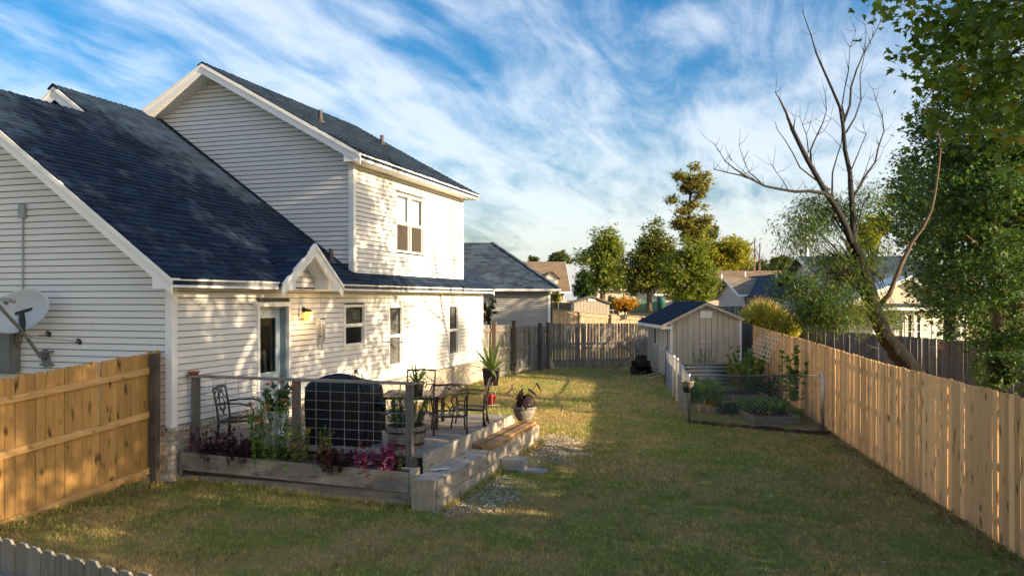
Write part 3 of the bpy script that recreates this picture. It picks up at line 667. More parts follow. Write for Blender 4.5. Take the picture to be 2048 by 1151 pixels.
# windows
def win(u0, u1, z0, z1, blind_up, blind_lo, mull=None, up=False):
    fr = MB(); t = .042; fr.box(-.02, .034, u0, u0 + t, z0, z1); fr.box(-.02, .034, u1 - t, u1, z0, z1); fr.box(-.02, .036, u0 + t, u1 - t, z1 - t, z1); fr.box(-.02, .05, u0 + t, u1 - t, z0, z0 + t)
    fr.box(.0, .028, u0 - .02, u0, z0 - .02, z1 + .02); fr.box(.0, .028, u1, u1 + .02, z0 - .02, z1 + .02)
    w = fr.obj('window', m_trim, house); zm = (z0 + z1) / 2
    cols = [(u0 + t, u1 - t)] if not mull else [(u0 + t, mull - .03), (mull + .03, u1 - t)]
    if mull: MB().box(-.02, .034, mull - .03, mull + .03, z0 + t, z1 - t).obj('mullion', m_trim, w)
    for a, b_ in cols:
        MB().box(-.035, .012, a, b_, zm - .025, zm + .025).obj('meeting_rail', m_trim, w)
        for za, zb, bl in ((zm + .025, z1 - t, blind_up), (z0 + t, zm - .025, blind_lo)):
            vv = -.012 if za > zm else -.03
            s = MB(); q = .014; s.box(vv - .012, vv + .008, a, a + q, za, zb); s.box(vv - .012, vv + .008, b_ - q, b_, za, zb); s.box(vv - .012, vv + .008, a + q, b_ - q, za, za + q); s.box(vv - .012, vv + .008, a + q, b_ - q, zb - q, zb); s.obj('sash', m_trim if up else m_jamb if False else m_trim, w)
            MB().add([(vv, a + q, za + q), (vv, b_ - q, za + q), (vv, b_ - q, zb - q), (vv, a + q, zb - q)], [(0, 1, 2, 3)]).obj('pane', m_glass, w)
            bb = MB()
            if bl == 'slats':
                z = za
                while z < zb: bb.add([(-.062, a, z), (-.062, b_, z), (-.082, b_, z + .016), (-.082, a, z + .016)], [(0, 1, 2, 3)]); z += .03
                bb.obj('blind', m_blind2, w)
            elif bl == 'curtain':
                n_ = 26; vs = []
                for i in range(n_ + 1):
                    uu = a + (b_ - a) * i / n_; x = -.09 + .02 * math.sin(i * 1.9) + .008 * math.sin(i * 4.1); vs += [(x, uu, za), (x, uu, zb)]
                bb.add(vs, [(2 * i, 2 * i + 2, 2 * i + 3, 2 * i + 1) for i in range(n_)]); bb.obj('curtain', m_blind, w)
            elif bl == 'screen':
                bb.box(-.006 + vv, -.001 + vv + .0, a + q, b_ - q, za + q, zb - q); bb = MB().box(vv + .004, vv + .006, a + q, b_ - q, za + q, zb - q); bb.obj('insect_screen', m_screen, w)
    MB().box(-.55, -.5, u0 - .3, u1 + .3, z0 - .3, z1 + .3).obj('room_back', m_dark, w)
    return w
win(*OPEN[1], 'slats', None); win(*OPEN[2], 'slats', 'slats'); win(*OPEN[3], 'slats', 'slats'); win(*UOPEN[0], 'curtain', 'screen', mull=8.57, up=True)
# door
u0, u1, z0, z1 = OPEN[0]
fr = MB(); fr.box(-.02, .034, u0 - .0, u0 + .07, z0, z1); fr.box(-.02, .034, u1 - .07, u1, z0, z1); fr.box(-.02, .036, u0 + .07, u1 - .07, z1 - .08, z1); fr.obj('door_frame', m_trim, house)
fr = MB(); fr.box(-.2, -.022, u1 - .10, u1 - .07, z0, z1 - .08); fr.box(-.2, -.022, u0 + .07, u0 + .10, z0, z1 - .08); fr.box(-.2, -.022, u0 + .1, u1 - .1, z1 - .11, z1 - .08); fr.obj('door_jamb', m_jamb, house)
dr = MB(); A, B_ = u0 + .1, u1 - .1; dr.box(-.19, -.145, A, A + .13, z0 + .04, z1 - .11); dr.box(-.19, -.145, B_ - .13, B_, z0 + .04, z1 - .11); dr.box(-.19, -.145, A + .13, B_ - .13, z1 - .28, z1 - .11); dr.box(-.19, -.145, A + .13, B_ - .13, z0 + .04, z0 + .85)
door = dr.obj('door', m_door, house)
MB().add([(-.168, A + .13, z0 + .85), (-.168, B_ - .13, z0 + .85), (-.168, B_ - .13, z1 - .28), (-.168, A + .13, z1 - .28)], [(0, 1, 2, 3)]).obj('pane', m_glass, door)
b = MB(); b.box(-.15, -.128, A + .12, A + .155, z0 + .82, z1 - .25); b.box(-.15, -.128, B_ - .155, B_ - .12, z0 + .82, z1 - .25); b.box(-.15, -.128, A + .155, B_ - .155, z0 + .82, z0 + .86); b.box(-.15, -.128, A + .155, B_ - .155, z1 - .29, z1 - .25); b.obj('pane_frame', m_door, door)
for k in (0, 1): MB().box(-.15, -.135, A + .15 + k * .29, A + .37 + k * .29, z0 + .2, z0 + .68).obj('panel', m_door, door)
MB().lathe([(.0, 0), (.03, .0), (.03, .02), (.018, .03), (.03, .05), (.02, .075), (0, .08)], 12).obj('handle', m_blackp, door)
door.children[-1].location = (-.145, B_ - .065, z0 + .95); door.children[-1].rotation_euler = (0, R(90), 0)
MB().lathe([(0, 0), (.03, 0), (.028, .02), (0, .022)], 12).obj('deadbolt', m_blackp, door); door.children[-1].location = (-.145, B_ - .065, z0 + 1.13); door.children[-1].rotation_euler = (0, R(90), 0)
MB().box(-.25, .02, u0, u1, z0 - .05, z0 + .03).obj('door_sill', m_jamb, house); MB().box(-.9, -.85, u0 - .4, u1 + .4, z0 - .1, z1).obj('room_back', m_dark, house)
# wall lamp by the door, lit
MB().box(.018, .036, 3.48, 3.70, 2.42, 2.68).obj('lamp_block', m_trim, house)
lp = MB(); lp.lathe([(0, 0), (.055, 0), (.05, .03), (0, .03)], 12); lam = lp.obj('wall_lamp', m_iron, house); lam.location = (.036, 3.6, 2.59); lam.rotation_euler = (0, R(90), 0)
MB().tube([(.06, 3.6, 2.59), (.10, 3.6, 2.6), (.14, 3.6, 2.585)], .016, 6).obj('lamp_arm', m_iron, house)
MB().lathe([(.0, 0), (.07, 0), (.055, .035), (.02, .05), (0, .05)], 14, (.15, 3.6, 2.55)).obj('lamp_cap', m_iron, house)
tb = NT('lamp_glow'); tb.b.inputs['Base Color'].default_value = (.45, .24, .06, 1); tb.b.inputs['Emission Color'].default_value = (1, .45, .06, 1); tb.b.inputs['Emission Strength'].default_value = .5
MB().lathe([(.05, 0), (.075, -.05), (.08, -.11), (.06, -.16), (0, -.17)], 14, (.15, 3.6, 2.549), cap=False).obj('lamp_glass', tb.m, house)
pl = bpy.data.lights.new('lamp_light', 'POINT'); pl.energy = 2.5; pl.color = (1, .62, .25); pl.shadow_soft_size = .06; o = link('lamp_light', pl, house); o.location = (.25, 3.6, 2.42)
# pipes, conduit, boxes on the walls and roofs
def vent(v, u, z, r, h):
    MB().lathe([(r * 2.6, -.02), (r * 1.5, .06), (r * 1.08, .1), (r, .1), (r, h), (r * .8, h), (r * .8, h - .03)], 12, (v, u, z)).obj('vent_pipe', m_potg, house)
def onupper(px, py):
    r_ = np.array([(px - CX) / F, 1.0, -(py - HY) / F]); a = r_[:2] @ N2; c = C0 @ N2; t = (UZE + UP * (UVE + c) - HC) / (r_[2] + UP * a); p = r_[:2] * t - C0; return p @ N2, p @ D2
for px, py, h, r_ in ((641, 246, .30, .05), (764, 290, .28, .05)):
    v, u = onupper(px, py); vent(v, u, UZE + UP * (UVE - v), r_, h)
vent(-.28, 5.2, rz(-.28), .045, .3)
MB().tube([(-2.86, -.03, 2.3), (-2.86, -.03, 4.2)], .014, 6).obj('conduit', m_greyp, house); MB().box(-2.92, -2.80, -.07, -.018, 4.1, 4.32).obj('conduit_box', m_greyp, house)
b = MB(); b.box(-3.6, -2.93, -.17, -.018, 1.62, 2.42); b.box(-3.57, -2.96, -.185, -.172, 1.66, 2.38); b.obj('meter_box', m_box, house)
MB().box(.016, .03, 5.6, 5.72, 1.1, 1.28).obj('outlet_plate', m_trim, house)
b = MB(); b.tube([(.02, 5.68, 1.2), (.09, 5.68, 1.2), (.11, 5.68, 1.15)], .018, 6); b.tube([(.11, 5.68, 1.15), (.15, 5.74, 1.16), (.17, 5.85, 1.0), (.16, 5.9, .7), (.14, 5.8, .6)], .012, 6); b.tube([(.07, 5.66, 1.2), (.07, 5.66, 1.27)], .03, 6); b.obj('hose_tap', m_blackp, house)
MB().box(.028, .05, 10.6, 10.66, 2.86, 2.94).obj('eave_hook', m_trim, house); MB().box(.02, .09, 1.98, 2.06, 2.70, 2.75).obj('door_camera', m_trim, house)
# ------------------------------------------------------------------ fences
FR = random.Random(11)
def picket_me(name, w, th, h, m, dog=.028):
    pts = [(-w / 2, 0), (w / 2, 0), (w / 2, h - dog), (w / 2 - dog, h), (-w / 2 + dog, h), (-w / 2, h - dog)]
    return MB().prism(pts, lambda a, b, t: (a, t, b), -th / 2, th / 2).mesh(name, m)
def fence(name, label, A, B, top, h, m, mrail=None, rails=(), rside=1, posts=(), pw=.14, gap=.006, th=.018, jit=.006, ph=None, cap=300, mpost=None, rail_w=.04, rail_h=.09, dog=.028, group=None, skipp=None, tilt=.006, phtop=.05, capm=None, start=0.0, yj=.003):
    """pickets from A to B in world xy; top(s) gives the height of their tops"""
    A = Vector((*A, 0)); B = Vector((*B, 0)); d = B - A; ln = d.length; rot = math.atan2(d.y, d.x)
    t = thing(name, label, 'fence', (A.x, A.y, 0), rot, group)
    mes = [picket_me('picket', pw * k, th, h, m, dog) for k in (1.0, .97, 1.02, .985)]
    s = start + pw / 2; n_ = 0; extra = MB()
    while s < ln:
        if not (skipp and skipp(s)):
            z0 = top(s) - h + FR.uniform(-jit, jit); me = FR.choice(mes); y = FR.uniform(-yj, yj); r = (0, FR.gauss(0, tilt), FR.gauss(0, .01))
            if n_ < cap: link('picket', me, t, (s, y, z0), r)
            else:
                extra.add([(s + v.co.x, y + v.co.y, z0 + v.co.z) for v in me.vertices], [tuple(p.vertices) for p in me.polygons])
            n_ += 1
        s += pw + gap + FR.uniform(0, gap)
    if extra.v: extra.obj('picket_rest', m, t)['kind'] = 'stuff'
    for rz_ in rails:
        k = max(1, int(ln / 2.4))
        for i in range(k):
            s0, s1 = ln * i / k + .004, ln * (i + 1) / k - .004
            MB().beam((s0, rside * (th / 2 + rail_w / 2 + .004), top(s0) - h + rz_), (s1, rside * (th / 2 + rail_w / 2 + .004), top(s1) - h + rz_), rail_w, rail_h).obj('rail', mrail, t)
    for sp_ in posts:
        z0 = top(sp_) - h; y = rside * (th / 2 + rail_w + .055) if rails else rside * .07
        MB().box(sp_ - .045, sp_ + .045, y - .045, y + .045, z0 - .2, z0 + (ph or h) + phtop).obj('post', mpost or m, t)
    if capm is not None:
        k = max(1, int(ln / 2.4))
        for i in range(k):
            s0, s1 = ln * i / k + .003, ln * (i + 1) / k - .003
            MB().beam((s0, 0, top(s0) + .02), (s1, 0, top(s1) + .02), .14, .035).obj('cap_rail', capm, t)
    return t
# right fence: new pine pickets, smooth side to the yard
YT = [0, 9.35, 12.2, 14.4, 17.4, 18.9, 20.2, 22.7, 28.5, 40]; ZT = [1.66, 1.68, 1.684, 1.68, 1.734, 1.755, 1.785, 1.80, 1.88, 1.9]
cosr = 1 / math.hypot(1, .134)
A = (RF(6.0), 6.0); B = (RF(28.5), 28.5)
pf = fence('picket_fence', 'long new pine dog eared privacy fence down the right of the lawn', A, B, lambda s: float(np.interp(6.0 + s * cosr, YT, ZT)), 1.86, m_pine, m_cedar_x, (.3, .95, 1.6), -1, pw=.139, gap=.0014, cap=300, jit=.010, yj=.006)
fence('picket_fence', 'old dark grey fence continuing behind the shed corner', B, (8.95, 33.5), lambda s: 1.9 + .01 * s, 1.86, m_grey, pw=.14)
# left fence: cedar, rails to the yard
A = WV(-.2, -4.3); B = WV(-.2, -.06)
lf = fence('picket_fence', 'orange cedar fence panel with rails between the house corner and the left edge', (A.x, A.y), (B.x, B.y), lambda s: 1.735 + .275 * s / 4.24, 1.84, m_cedar, m_cedar_x, (.1, .93, 1.58), -1, pw=.142, gap=.004, jit=.012)
MB().box(4.0, 4.1, -.16, -.06, -.1, 1.99).obj('post', m_post, lf)
MB().box(1.45, 1.54, -.155, -.065, -.1, 1.86).obj('post', m_post, lf) if False else None
# near fence at the bottom left corner
ff = fence('picket_fence', 'weathered grey dog eared fence tops in the bottom left corner', (-4.6, 5.97), (-1.2, 4.03), lambda s: 1.29, 1.5, m_grey, m_grey_x, (.2, .75, 1.25), -1, pw=.136, gap=.006, jit=.012, dog=.035)
# far end of the house: panel, double gate, panel along the house line
zt = lambda u: np.interp(u, [14, 14.77, 16.9, 18.4, 20.3, 21.4], [2.0, 1.95, 1.9, 1.79, 1.76, 1.72])
def seg(label, u0, u1, **kw):
    a = WV(0, u0); b_ = WV(0, u1); return fence('picket_fence', label, (a.x, a.y), (b_.x, b_.y), lambda s: float(zt(u0 + s)), 1.74, m_grey, m_grey_x, (.12, .95, 1.55), -1, gap=.004, **kw)
g = seg('grey fence panel between the house corner and the gate', 14.05, 16.85)
for u_, mm in ((14.75, m_barkb), (16.9, m_post)): MB().box(u_ - 14.05 - .06, u_ - 14.05 + .06, -.22, -.08, -.1, 2.05).obj('post', mm, g)
g = seg('short grey fence panel beyond the gate', 20.35, 21.5)
for u_, mm in ((20.3, m_post), (21.45, m_barkb)): MB().box(u_ - 20.35 - .06, u_ - 20.35 + .06, -.22, -.08, -.2, 1.86).obj('post', mm, g)
def gate(label, ua, ub, va, vb):
    a = WV(va, ua); b_ = WV(vb, ub); d = b_ - a; ln = d.length; t = thing('wooden_gate', label, 'gate', (a.x, a.y, 0), math.atan2(d.y, d.x), 'double wooden gate leaves')
    h = 1.62; z0 = float(zt((ua + ub) / 2)) - h - .03; mes = [picket_me('picket', .138, .018, h, m_grey)]
    s = .07
    while s < ln: link('picket', mes[0], t, (s, FR.uniform(-.003, .003), z0 + FR.uniform(-.01, .01))); s += .142
    for zz_ in (.1, .85, 1.5): MB().beam((.02, -.035, z0 + zz_), (ln - .02, -.035, z0 + zz_), .04, .09).obj('rail', m_grey_x, t)
    for s in (.045, ln - .045): MB().box(s - .045, s + .045, -.085, -.058, z0 + .02, z0 + h).obj('stile', m_grey, t)
    return t
gate('weathered gate leaf hinged on the nearer dark post', 16.98, 18.55, .0, .22); gate('weathered gate leaf hinged on the farther dark post', 20.2, 18.62, .0, .2)
# long grey back fence
bf = fence('picket_fence', 'long blue grey back fence with gaps between its pickets', (1.40, 33.5), (8.9, 37.8), lambda s: 1.80 - .016 * s, 1.86, m_grey, m_grey_x, (.3, 1.0), 1, pw=.125, gap=.022, cap=300)
b = MB(); b.prism([(0, 0), (.25, 0), (.0, .5)], lambda a, b_, t: (a, t, b_), -.05, -.07); o = b.obj('brace_board', m_warmgrey, bf); o.location = (.1, -.1, -.05)
# lit fence beyond with a cap rail, in stepped bays
p0 = P(1085, 616, 45); p1 = P(1330, 635, 47.5)
fence('picket_fence', 'sunlit tan fence with cap rail behind the grey back fence', (p0.x, p0.y), (p1.x, p1.y), lambda s: p0.z + (p1.z - p0.z) * s / 7.4 - .04, 1.9, m_warmgrey, m_warmgrey, (1.72,), -1, posts=(2.2, 4.15, 6.2), pw=.14, gap=.006, capm=m_warmgrey, phtop=.0)
def far_fence(label, xa, ya, Ya, xb, yb, Yb, h, m, **kw):
    a = P(xa, ya, Ya); b_ = P(xb, yb, Yb); ln = math.hypot(b_.x - a.x, b_.y - a.y)
    return fence('picket_fence', label, (a.x, a.y), (b_.x, b_.y), lambda s: a.z + (b_.z - a.z) * s / ln, h, m, pw=.14, gap=.004, **kw)
far_fence('dark weathered fence of the neighbour behind the leaning tree', 1590, 655, 33.5, 1906, 679.5, 27.2, 1.9, m_grey, mrail=m_grey_x, rails=(.4,), rside=1, posts=(6.9,))
far_fence('dark shaded fence stretch under the big sweetgum', 1906, 679.5, 27.2, 2120, 690, 23.5, 1.9, m_grey)
far_fence('blue grey fence in shade in front of the carport house', 1585, 634, 43, 1818, 631, 40, 2.3, m_grey, posts=(2.0, 4.2))
far_fence('dark fence behind the plume grass and shed roof', 1395, 612.5, 52, 1575, 611, 50, 1.9, m_grey)
far_fence('short red brown fence beside the far beige shed', 1100, 603, 58, 1152, 606, 56, 1.8, m_barkb)
# ------------------------------------------------------------------ deck, railing, planter, step
deck = thing('deck', 'low silvered wooden deck along the back of the house', 'deck', WV(0, 0, 0), HROT)
DZT = .58; u = .42; k = 0
while u < 4.62:
    w = .14; MB().box(.03, 3.93 + FR.uniform(-.012, .012), u, u + w - .012, DZT - .032, DZT + FR.uniform(-.002, .002)).obj('deck_board', m_deck, deck); u += w + .002
MB().box(3.94, 3.98, .40, 4.66, .34, .605).obj('rim_board', m_step, deck); MB().box(.03, 3.93, 4.63, 4.66, .32, .57).obj('rim_board', m_grey_x, deck)
b = MB()
for v in np.arange(.2, 3.9, .6): b.box(v - .02, v + .02, .44, 4.6, .35, .545)
b.obj('joist', m_grey_y, deck)
for u_ in (.5, 2.5, 4.5):
    for v in (.2, 2.0, 3.8): MB().box(v - .045, v + .045, u_ - .045, u_ + .045, -.15, .40).obj('deck_post', m_post, deck)
rail = thing('deck_railing', 'wood railing with wire grid panel along the near edge of the deck', 'railing', WV(0, 0, 0), HROT)
for v in (.15, 1.93, 3.76): MB().box(v - .047, v + .047, .31, .405, .30, 1.585).obj('post', m_grey, rail)
MB().box(.02, 1.95, .285, .43, 1.588, 1.622).obj('cap_board', m_planterw, rail); MB().box(1.953, 3.84, .285, .43, 1.588, 1.622).obj('cap_board', m_planterw, rail)
for v0, v1 in ((.2, 1.88), (1.98, 3.71)):
    b = MB()
    for z in np.arange(.50, 1.58, .135): b.tube([(v0 - .03, .36, z), (v1 + .03, .36, z)], .0036, 5)
    for v in np.linspace(v0 + .05, v1 - .05, 8): b.tube([(v, .352, .46), (v, .352, 1.586)], .0036, 5)
    b.obj('wire_grid', m_wire, rail)
planter = thing('planter_box', 'long weathered plank planter box across the front of the deck', 'planter', WV(0, 0, 0), HROT)
ZP = lambda v: .49 - .02 * (v - .15)
def plank(nm, u0, u1, va, vb, z0a, z1a, z0b, z1b, m, par):
    MB().add([(v, u, z) for v, za, zb in ((va, z0a, z1a), (vb, z0b, z1b)) for u in (u0, u1) for z in (za, zb)], BOXF).obj(nm, m, par)
plank('plank', .02, .058, .16, 3.90, .23, .49, .15, .415, m_planterw, planter)
plank('plank', .06, .095, .18, 3.90, .07, .228, .045, .148, m_planterw, planter)
plank('plank', .10, .13, 1.55, 2.9, -.03, .075, -.05, .055, m_step, planter); plank('plank', .10, .13, 2.91, 3.90, -.05, .055, -.09, .04, m_step, planter)
plank('plank', .262, .30, .16, 3.90, .16, .46, .12, .40, m_planterw, planter)
MB().box(3.905, 3.945, .03, .30, -.14, .445).obj('end_board', m_step, planter); MB().box(.12, .155, .03, .26, .16, .48).obj('end_board', m_planterw, planter)
MB().box(3.74, 3.95, .12, .16, .447, .462).obj('top_cleat', m_step, planter)
MB().box(.16, 3.9, .06, .262, .15, .36).obj('soil', m_soil, planter)
step = thing('deck_step', 'long pale two board step along the right side of the deck', 'step', WV(0, 0, 0), HROT)
MB().box(3.985, 4.147, -.05, 5.0, .322, .36).obj('tread', m_step, step); MB().box(4.163, 4.325, -.05, 5.0, .322, .36).obj('tread', m_step, step)
MB().box(4.327, 4.365, -.03, 5.0, .142, .358).obj('riser', m_step, step); MB().box(4.322, 4.36, -.03, 5.0, -.15, .128).obj('riser', m_step, step)
MB().box(3.99, 4.33, -.09, -.052, -.2, .357).obj('end_panel', wood('step_end_panel', (.20, .17, .12), (.42, .37, .28), 'z', .8, .05, .3, grain=.6), step)
for k, (v0, v1, z0, z1, u0, u1) in enumerate(((3.99, 4.16, .362, .40, 2.3, 4.86), (4.165, 4.345, .362, .40, 2.22, 4.92), (3.985, 4.15, .402, .44, 2.28, 4.9), (4.155, 4.35, .402, .44, 2.25, 4.95))):
    o = MB().box(v0 - 4.16, v1 - 4.16, u0, u1, 0, z1 - z0).obj('loose_plank', m_stackw); o.location = WV(4.16, 0, z0); o.rotation_euler = (0, 0, HROT + (.012, -.006, -.004, .006)[k])
    tag(o, ('lower inner treated plank of the stack on the step', 'lower outer treated plank of the stack on the step', 'top inner warm brown plank stacked on the step', 'top outer warm brown plank stacked on the step')[k], 'plank', 'treated planks stacked on the step')
# ------------------------------------------------------------------ patio set
def chair(label, loc, rotz, group='wrought iron patio chairs'):
    """x across, y forward, z up; the back leans away from the seat"""
    t = thing('patio_chair', label, 'chair', loc, rotz, group); w = .27; H = .82
    b = MB()
    for s in (-1, 1): b.tube([(s * w, -.25, .02), (s * w, -.25, .30), (s * w, -.27, .52), (s * w * 1.02, -.33, H)], .016, 6)
    b.tube([(-w * 1.02, -.33, H), (0, -.345, H + .012), (w * 1.02, -.33, H)], .018, 6); b.obj('back_frame', m_iron, t, True)
    b = MB()
    def ring(cx, cz, r, a0=0, a1=2 * math.pi, n=18, rr=.009):
        b.tube([(cx + r * math.cos(a0 + (a1 - a0) * i / n), -.265 - (cz + r * math.sin(a0 + (a1 - a0) * i / n) - .45) * .17, cz + r * math.sin(a0 + (a1 - a0) * i / n)) for i in range(n + 1)], rr, 5)
    ring(0, .56, .115); ring(-.07, .60, .17, -.3, 1.7, 10); ring(.28, .84, .22, math.pi * 1.02, math.pi * 1.5, 8); ring(-.28, .84, .22, -math.pi * .5, -.06, 8); ring(.2, .36, .2, math.pi * .45, math.pi * .95, 8); ring(-.2, .36, .2, .15, math.pi * .55, 8); ring(.09, .66, .15, .6, 2.6, 8)
    b.obj('back_scroll', m_iron, t, True)
    b = MB(); b.beam((-w, -.25, .30), (w, -.25, .30), .025, .03); b.beam((-w, .26, .33), (w, .26, .33), .025, .03)
    for s in (-1, 1): b.beam((s * w, -.24, .30), (s * w, .25, .33), .025, .03)
    b.obj('seat_frame', m_iron, t)
    for i in range(5): MB().beam((-w + .02 + i * .125 + .01, -.24, .318), (-w + .02 + i * .125 + .01, .25, .346), .05, .006).obj('seat_strap', m_iron, t)
    for s in (-1, 1):
        MB().tube([(s * w, .26, .33), (s * w * 1.02, .29, .12), (s * w * 1.05, .31, .0)], .014, 6).obj('leg', m_iron, t, True)
        MB().tube([(s * w, -.25, .30), (s * w, -.265, .14), (s * w * 1.02, -.29, .0)], .014, 6).obj('leg', m_iron, t, True)
        MB().tube([(s * w, -.28, .58), (s * (w + .03), -.1, .60), (s * (w + .04), .12, .60), (s * (w + .03), .26, .56), (s * (w + .01), .30, .47), (s * w, .26, .34)], .013, 6).obj('arm', m_iron, t, True)
    return t
chair('iron patio chair nearest the camera with its back towards us', (-1.04, 13.62, DZT), R(8))
chair('iron patio chair in profile at the right end of the table', (-.72, 14.35, DZT), R(86))
chair('iron patio chair on the far side facing the house corner post', (-1.80, 15.75, DZT), R(176))
p = WV(.62, .82); chair('iron patio chair alone by the wall behind the railing', (p.x, p.y, DZT), HROT - R(72))
tb_ = thing('patio_table', 'low square bronze patio table between the iron chairs', 'table', (-1.72, 14.42, DZT), R(-2))
for i in range(3): MB().box(-.49 + i * .33, -.49 + i * .33 + .322, -.50, .50, .525, .55).obj('top_panel', wood('table_top_panel', (.22, .15, .10), (.38, .27, .19), 'y', .6, .1) if i == 0 else bpy.data.materials['table_top_panel'], tb_)
b = MB(); b.box(-.53, .53, -.54, -.505, .51, .556); b.box(-.53, .53, .505, .54, .51, .556); b.box(-.53, -.495, -.505, .505, .51, .556); b.box(.495, .53, -.505, .505, .51, .556); b.obj('top_rim', m_iron, tb_)
for x in (-.45, .45):
    for y in (-.46, .46): MB().box(x - .03, x + .03, y - .03, y + .03, 0, .51).obj('leg', m_iron, tb_)
for x in (-.3, .3):
    MB().tube([(x * 1.4, -.46, .25), (x, -.46, .30), (x * .8, -.46, .42), (x * 1.0, -.46, .50)], .016, 5).obj('brace', m_iron, tb_, True)
# ------------------------------------------------------------------ covered grill
gl = thing('covered_grill', 'barbecue grill under a black vinyl cover behind the wire railing', 'grill', WV(2.34, 1.05, DZT), HROT + R(3))
b = MB(); seg_ = 64; prof = [(0, .53, .32), (.05, .53, .32), (.2, .535, .315), (.4, .545, .315), (.6, .555, .315), (.75, .555, .31), (.86, .54, .30), (.93, .50, .27), (.97, .40, .22), (1.0, .26, .14), (1.01, .08, .04)]
for i, (z, hx, hy) in enumerate(prof):
    for k in range(seg_):
        a = 2 * math.pi * k / seg_; ca, sa = math.cos(a), math.sin(a); q = .32
        x = math.copysign(abs(ca) ** q, ca) * hx; y = math.copysign(abs(sa) ** q, sa) * hy
        f = 1 + (.042 * math.sin(a * 9 + 2.1 * math.sin(a * 2)) + .018 * math.sin(a * 17 + z * 5)) * (1.0 - .65 * min(1, z)) * (1 if i < 8 else .2)
        zz_ = z + (.012 * math.sin(a * 5 + 1) if i >= 7 else 0) + (.02 * math.sin(a * 7) if i == 0 else 0) + (.05 * math.exp(-((x + .12) / .2) ** 2) - .02 * (x > .15) if z > .9 else 0)
        b.v.append((x * f, y * f + .012 * math.sin(z * 14 + a * 3), max(.005, zz_)))
for i in range(len(prof) - 1):
    for k in range(seg_): k2 = (k + 1) % seg_; b.f.append((i * seg_ + k, i * seg_ + k2, (i + 1) * seg_ + k2, (i + 1) * seg_ + k))
b.f.append(tuple((len(prof) - 1) * seg_ + k for k in range(seg_))); b.obj('cover', m_black, gl, True)
MB().tube([(.53, .0, .62), (.60, 0, .63), (.65, 0, .58), (.65, 0, .50)], [.06, .06, .05, .02], 8).obj('covered_handle', m_black, gl, True)
MB().tube([(.25, -.335, .12), (.26, -.34, .35), (.255, -.335, .6), (.24, -.32, .8)], .006, 4).obj('cover_seam', m_blackp, gl)
# ------------------------------------------------------------------ pots on and round the deck
prng = np.random.default_rng(21)
def blade_leaf(b, base, az, el, ln, w, droop, n=6, fold=.25, wavy=0):
    p = Vector(base); d = Vector((math.cos(az) * math.cos(el), math.sin(az) * math.cos(el), math.sin(el))); side = Vector((-math.sin(az), math.cos(az), 0)); L_ = []
    for i in range(n + 1):
        f = i / n; ww = w * (.55 + .45 * min(1, f * 4)) * (1 - f ** 2.2) + .002; upv = side.cross(d) * -1
        L_.append((p + side * ww, p + upv * (-fold * ww), p - side * ww)); p = p + d * ln / n; e2 = d.z - droop / n; d = Vector((d.x, d.y, e2)).normalized()
    o = len(b.v)
    for a in L_: b.v += [tuple(q) for q in a]
    for i in range(n): k = o + i * 3; b.f += [(k, k + 1, k + 4, k + 3), (k + 1, k + 2, k + 5, k + 4)]
def spiky(parent, m, z, n, ln, w, el0, el1, droop, seed, r0=.03):
    r = random.Random(seed)
    for i in range(n):
        b = MB(); az = i * 2.4 + r.uniform(-.3, .3); f = i / n; blade_leaf(b, (r0 * math.cos(az), r0 * math.sin(az), z), az, el0 + (el1 - el0) * f + r.uniform(-.12, .12), ln * r.uniform(.75, 1.1), w, droop * r.uniform(.4, 1.3)); b.obj('leaf', m, parent, True)
def pot(b, r0, r1, h, rim=.02, c=(0, 0, 0)): b.lathe([(r0, 0), (r1, h), (r1 + rim, h), (r1 + rim, h + rim * 1.5), (r1 - .012, h + rim * 1.5), (r1 - .02, h - .02), (0, h - .02)], 28, c)
tp = thing('potted_plant', 'small spiky agave in a grey pot on the patio table', 'potted plant', (-1.63, 14.05, DZT + .556), 0)
b = MB(); pot(b, .085, .125, .21); b.obj('pot', m_potg, tp, True); MB().lathe([(0, 0), (.11, .0), (0, .01)], 16, (0, 0, .2)).obj('soil', m_soil, tp); spiky(tp, l_agave2, .2, 17, .42, .022, .1, 1.4, .5, 3)
sx, sy = P(982, 800, 15.3).x, 15.3
stand = thing('plant_stand', 'wire plant stand with curled feet on the far deck corner', 'stand', (sx, sy, DZT), .3)
b = MB()
for k in range(3):
    a = k * 2.094 + .4; c_, s_ = math.cos(a), math.sin(a)
    b.tube([(c_ * .13, s_ * .13, .62), (c_ * .15, s_ * .15, .35), (c_ * .22, s_ * .22, .03)] + [(c_ * (.22 + .035 * math.sin(q) - .0), s_ * (.22 + .035 * math.sin(q)), .038 - .035 * math.cos(q)) for q in np.linspace(.4, 5.2, 9)], .0048, 5)
    b.tube([(c_ * (.13 + .0), s_ * .13, .62), (c_ * .17, s_ * .17, .68), (c_ * .20, s_ * .20, .64), (c_ * .17, s_ * .17, .60)], .005, 5)
b.obj('leg_frame', m_standw, stand)
b = MB()
for z, r_ in ((.60, .145), (.25, .16)): b.tube([(r_ * math.cos(q), r_ * math.sin(q), z) for q in np.linspace(0, 6.283, 24)], .0048, 5)
for q in np.linspace(-.1, .1, 3): b.tube([(-.14, q, .60), (.14, q, .60)], .004, 4); b.tube([(-.15, q, .25), (.15, q, .25)], .004, 4)
b.obj('ring', m_standw, stand)
ag = thing('potted_plant', 'large striped agave in a dark tapered pot on the wire stand', 'potted plant', (sx, sy, DZT + .607), 0)
b = MB(); pot(b, .125, .165, .29, .012); b.obj('pot', m_potg, ag, True); MB().lathe([(0, 0), (.15, 0), (0, .012)], 16, (0, 0, .285)).obj('soil', m_soil, ag); spiky(ag, l_agave, .28, 30, .72, .030, -.05, 1.35, .5, 8)
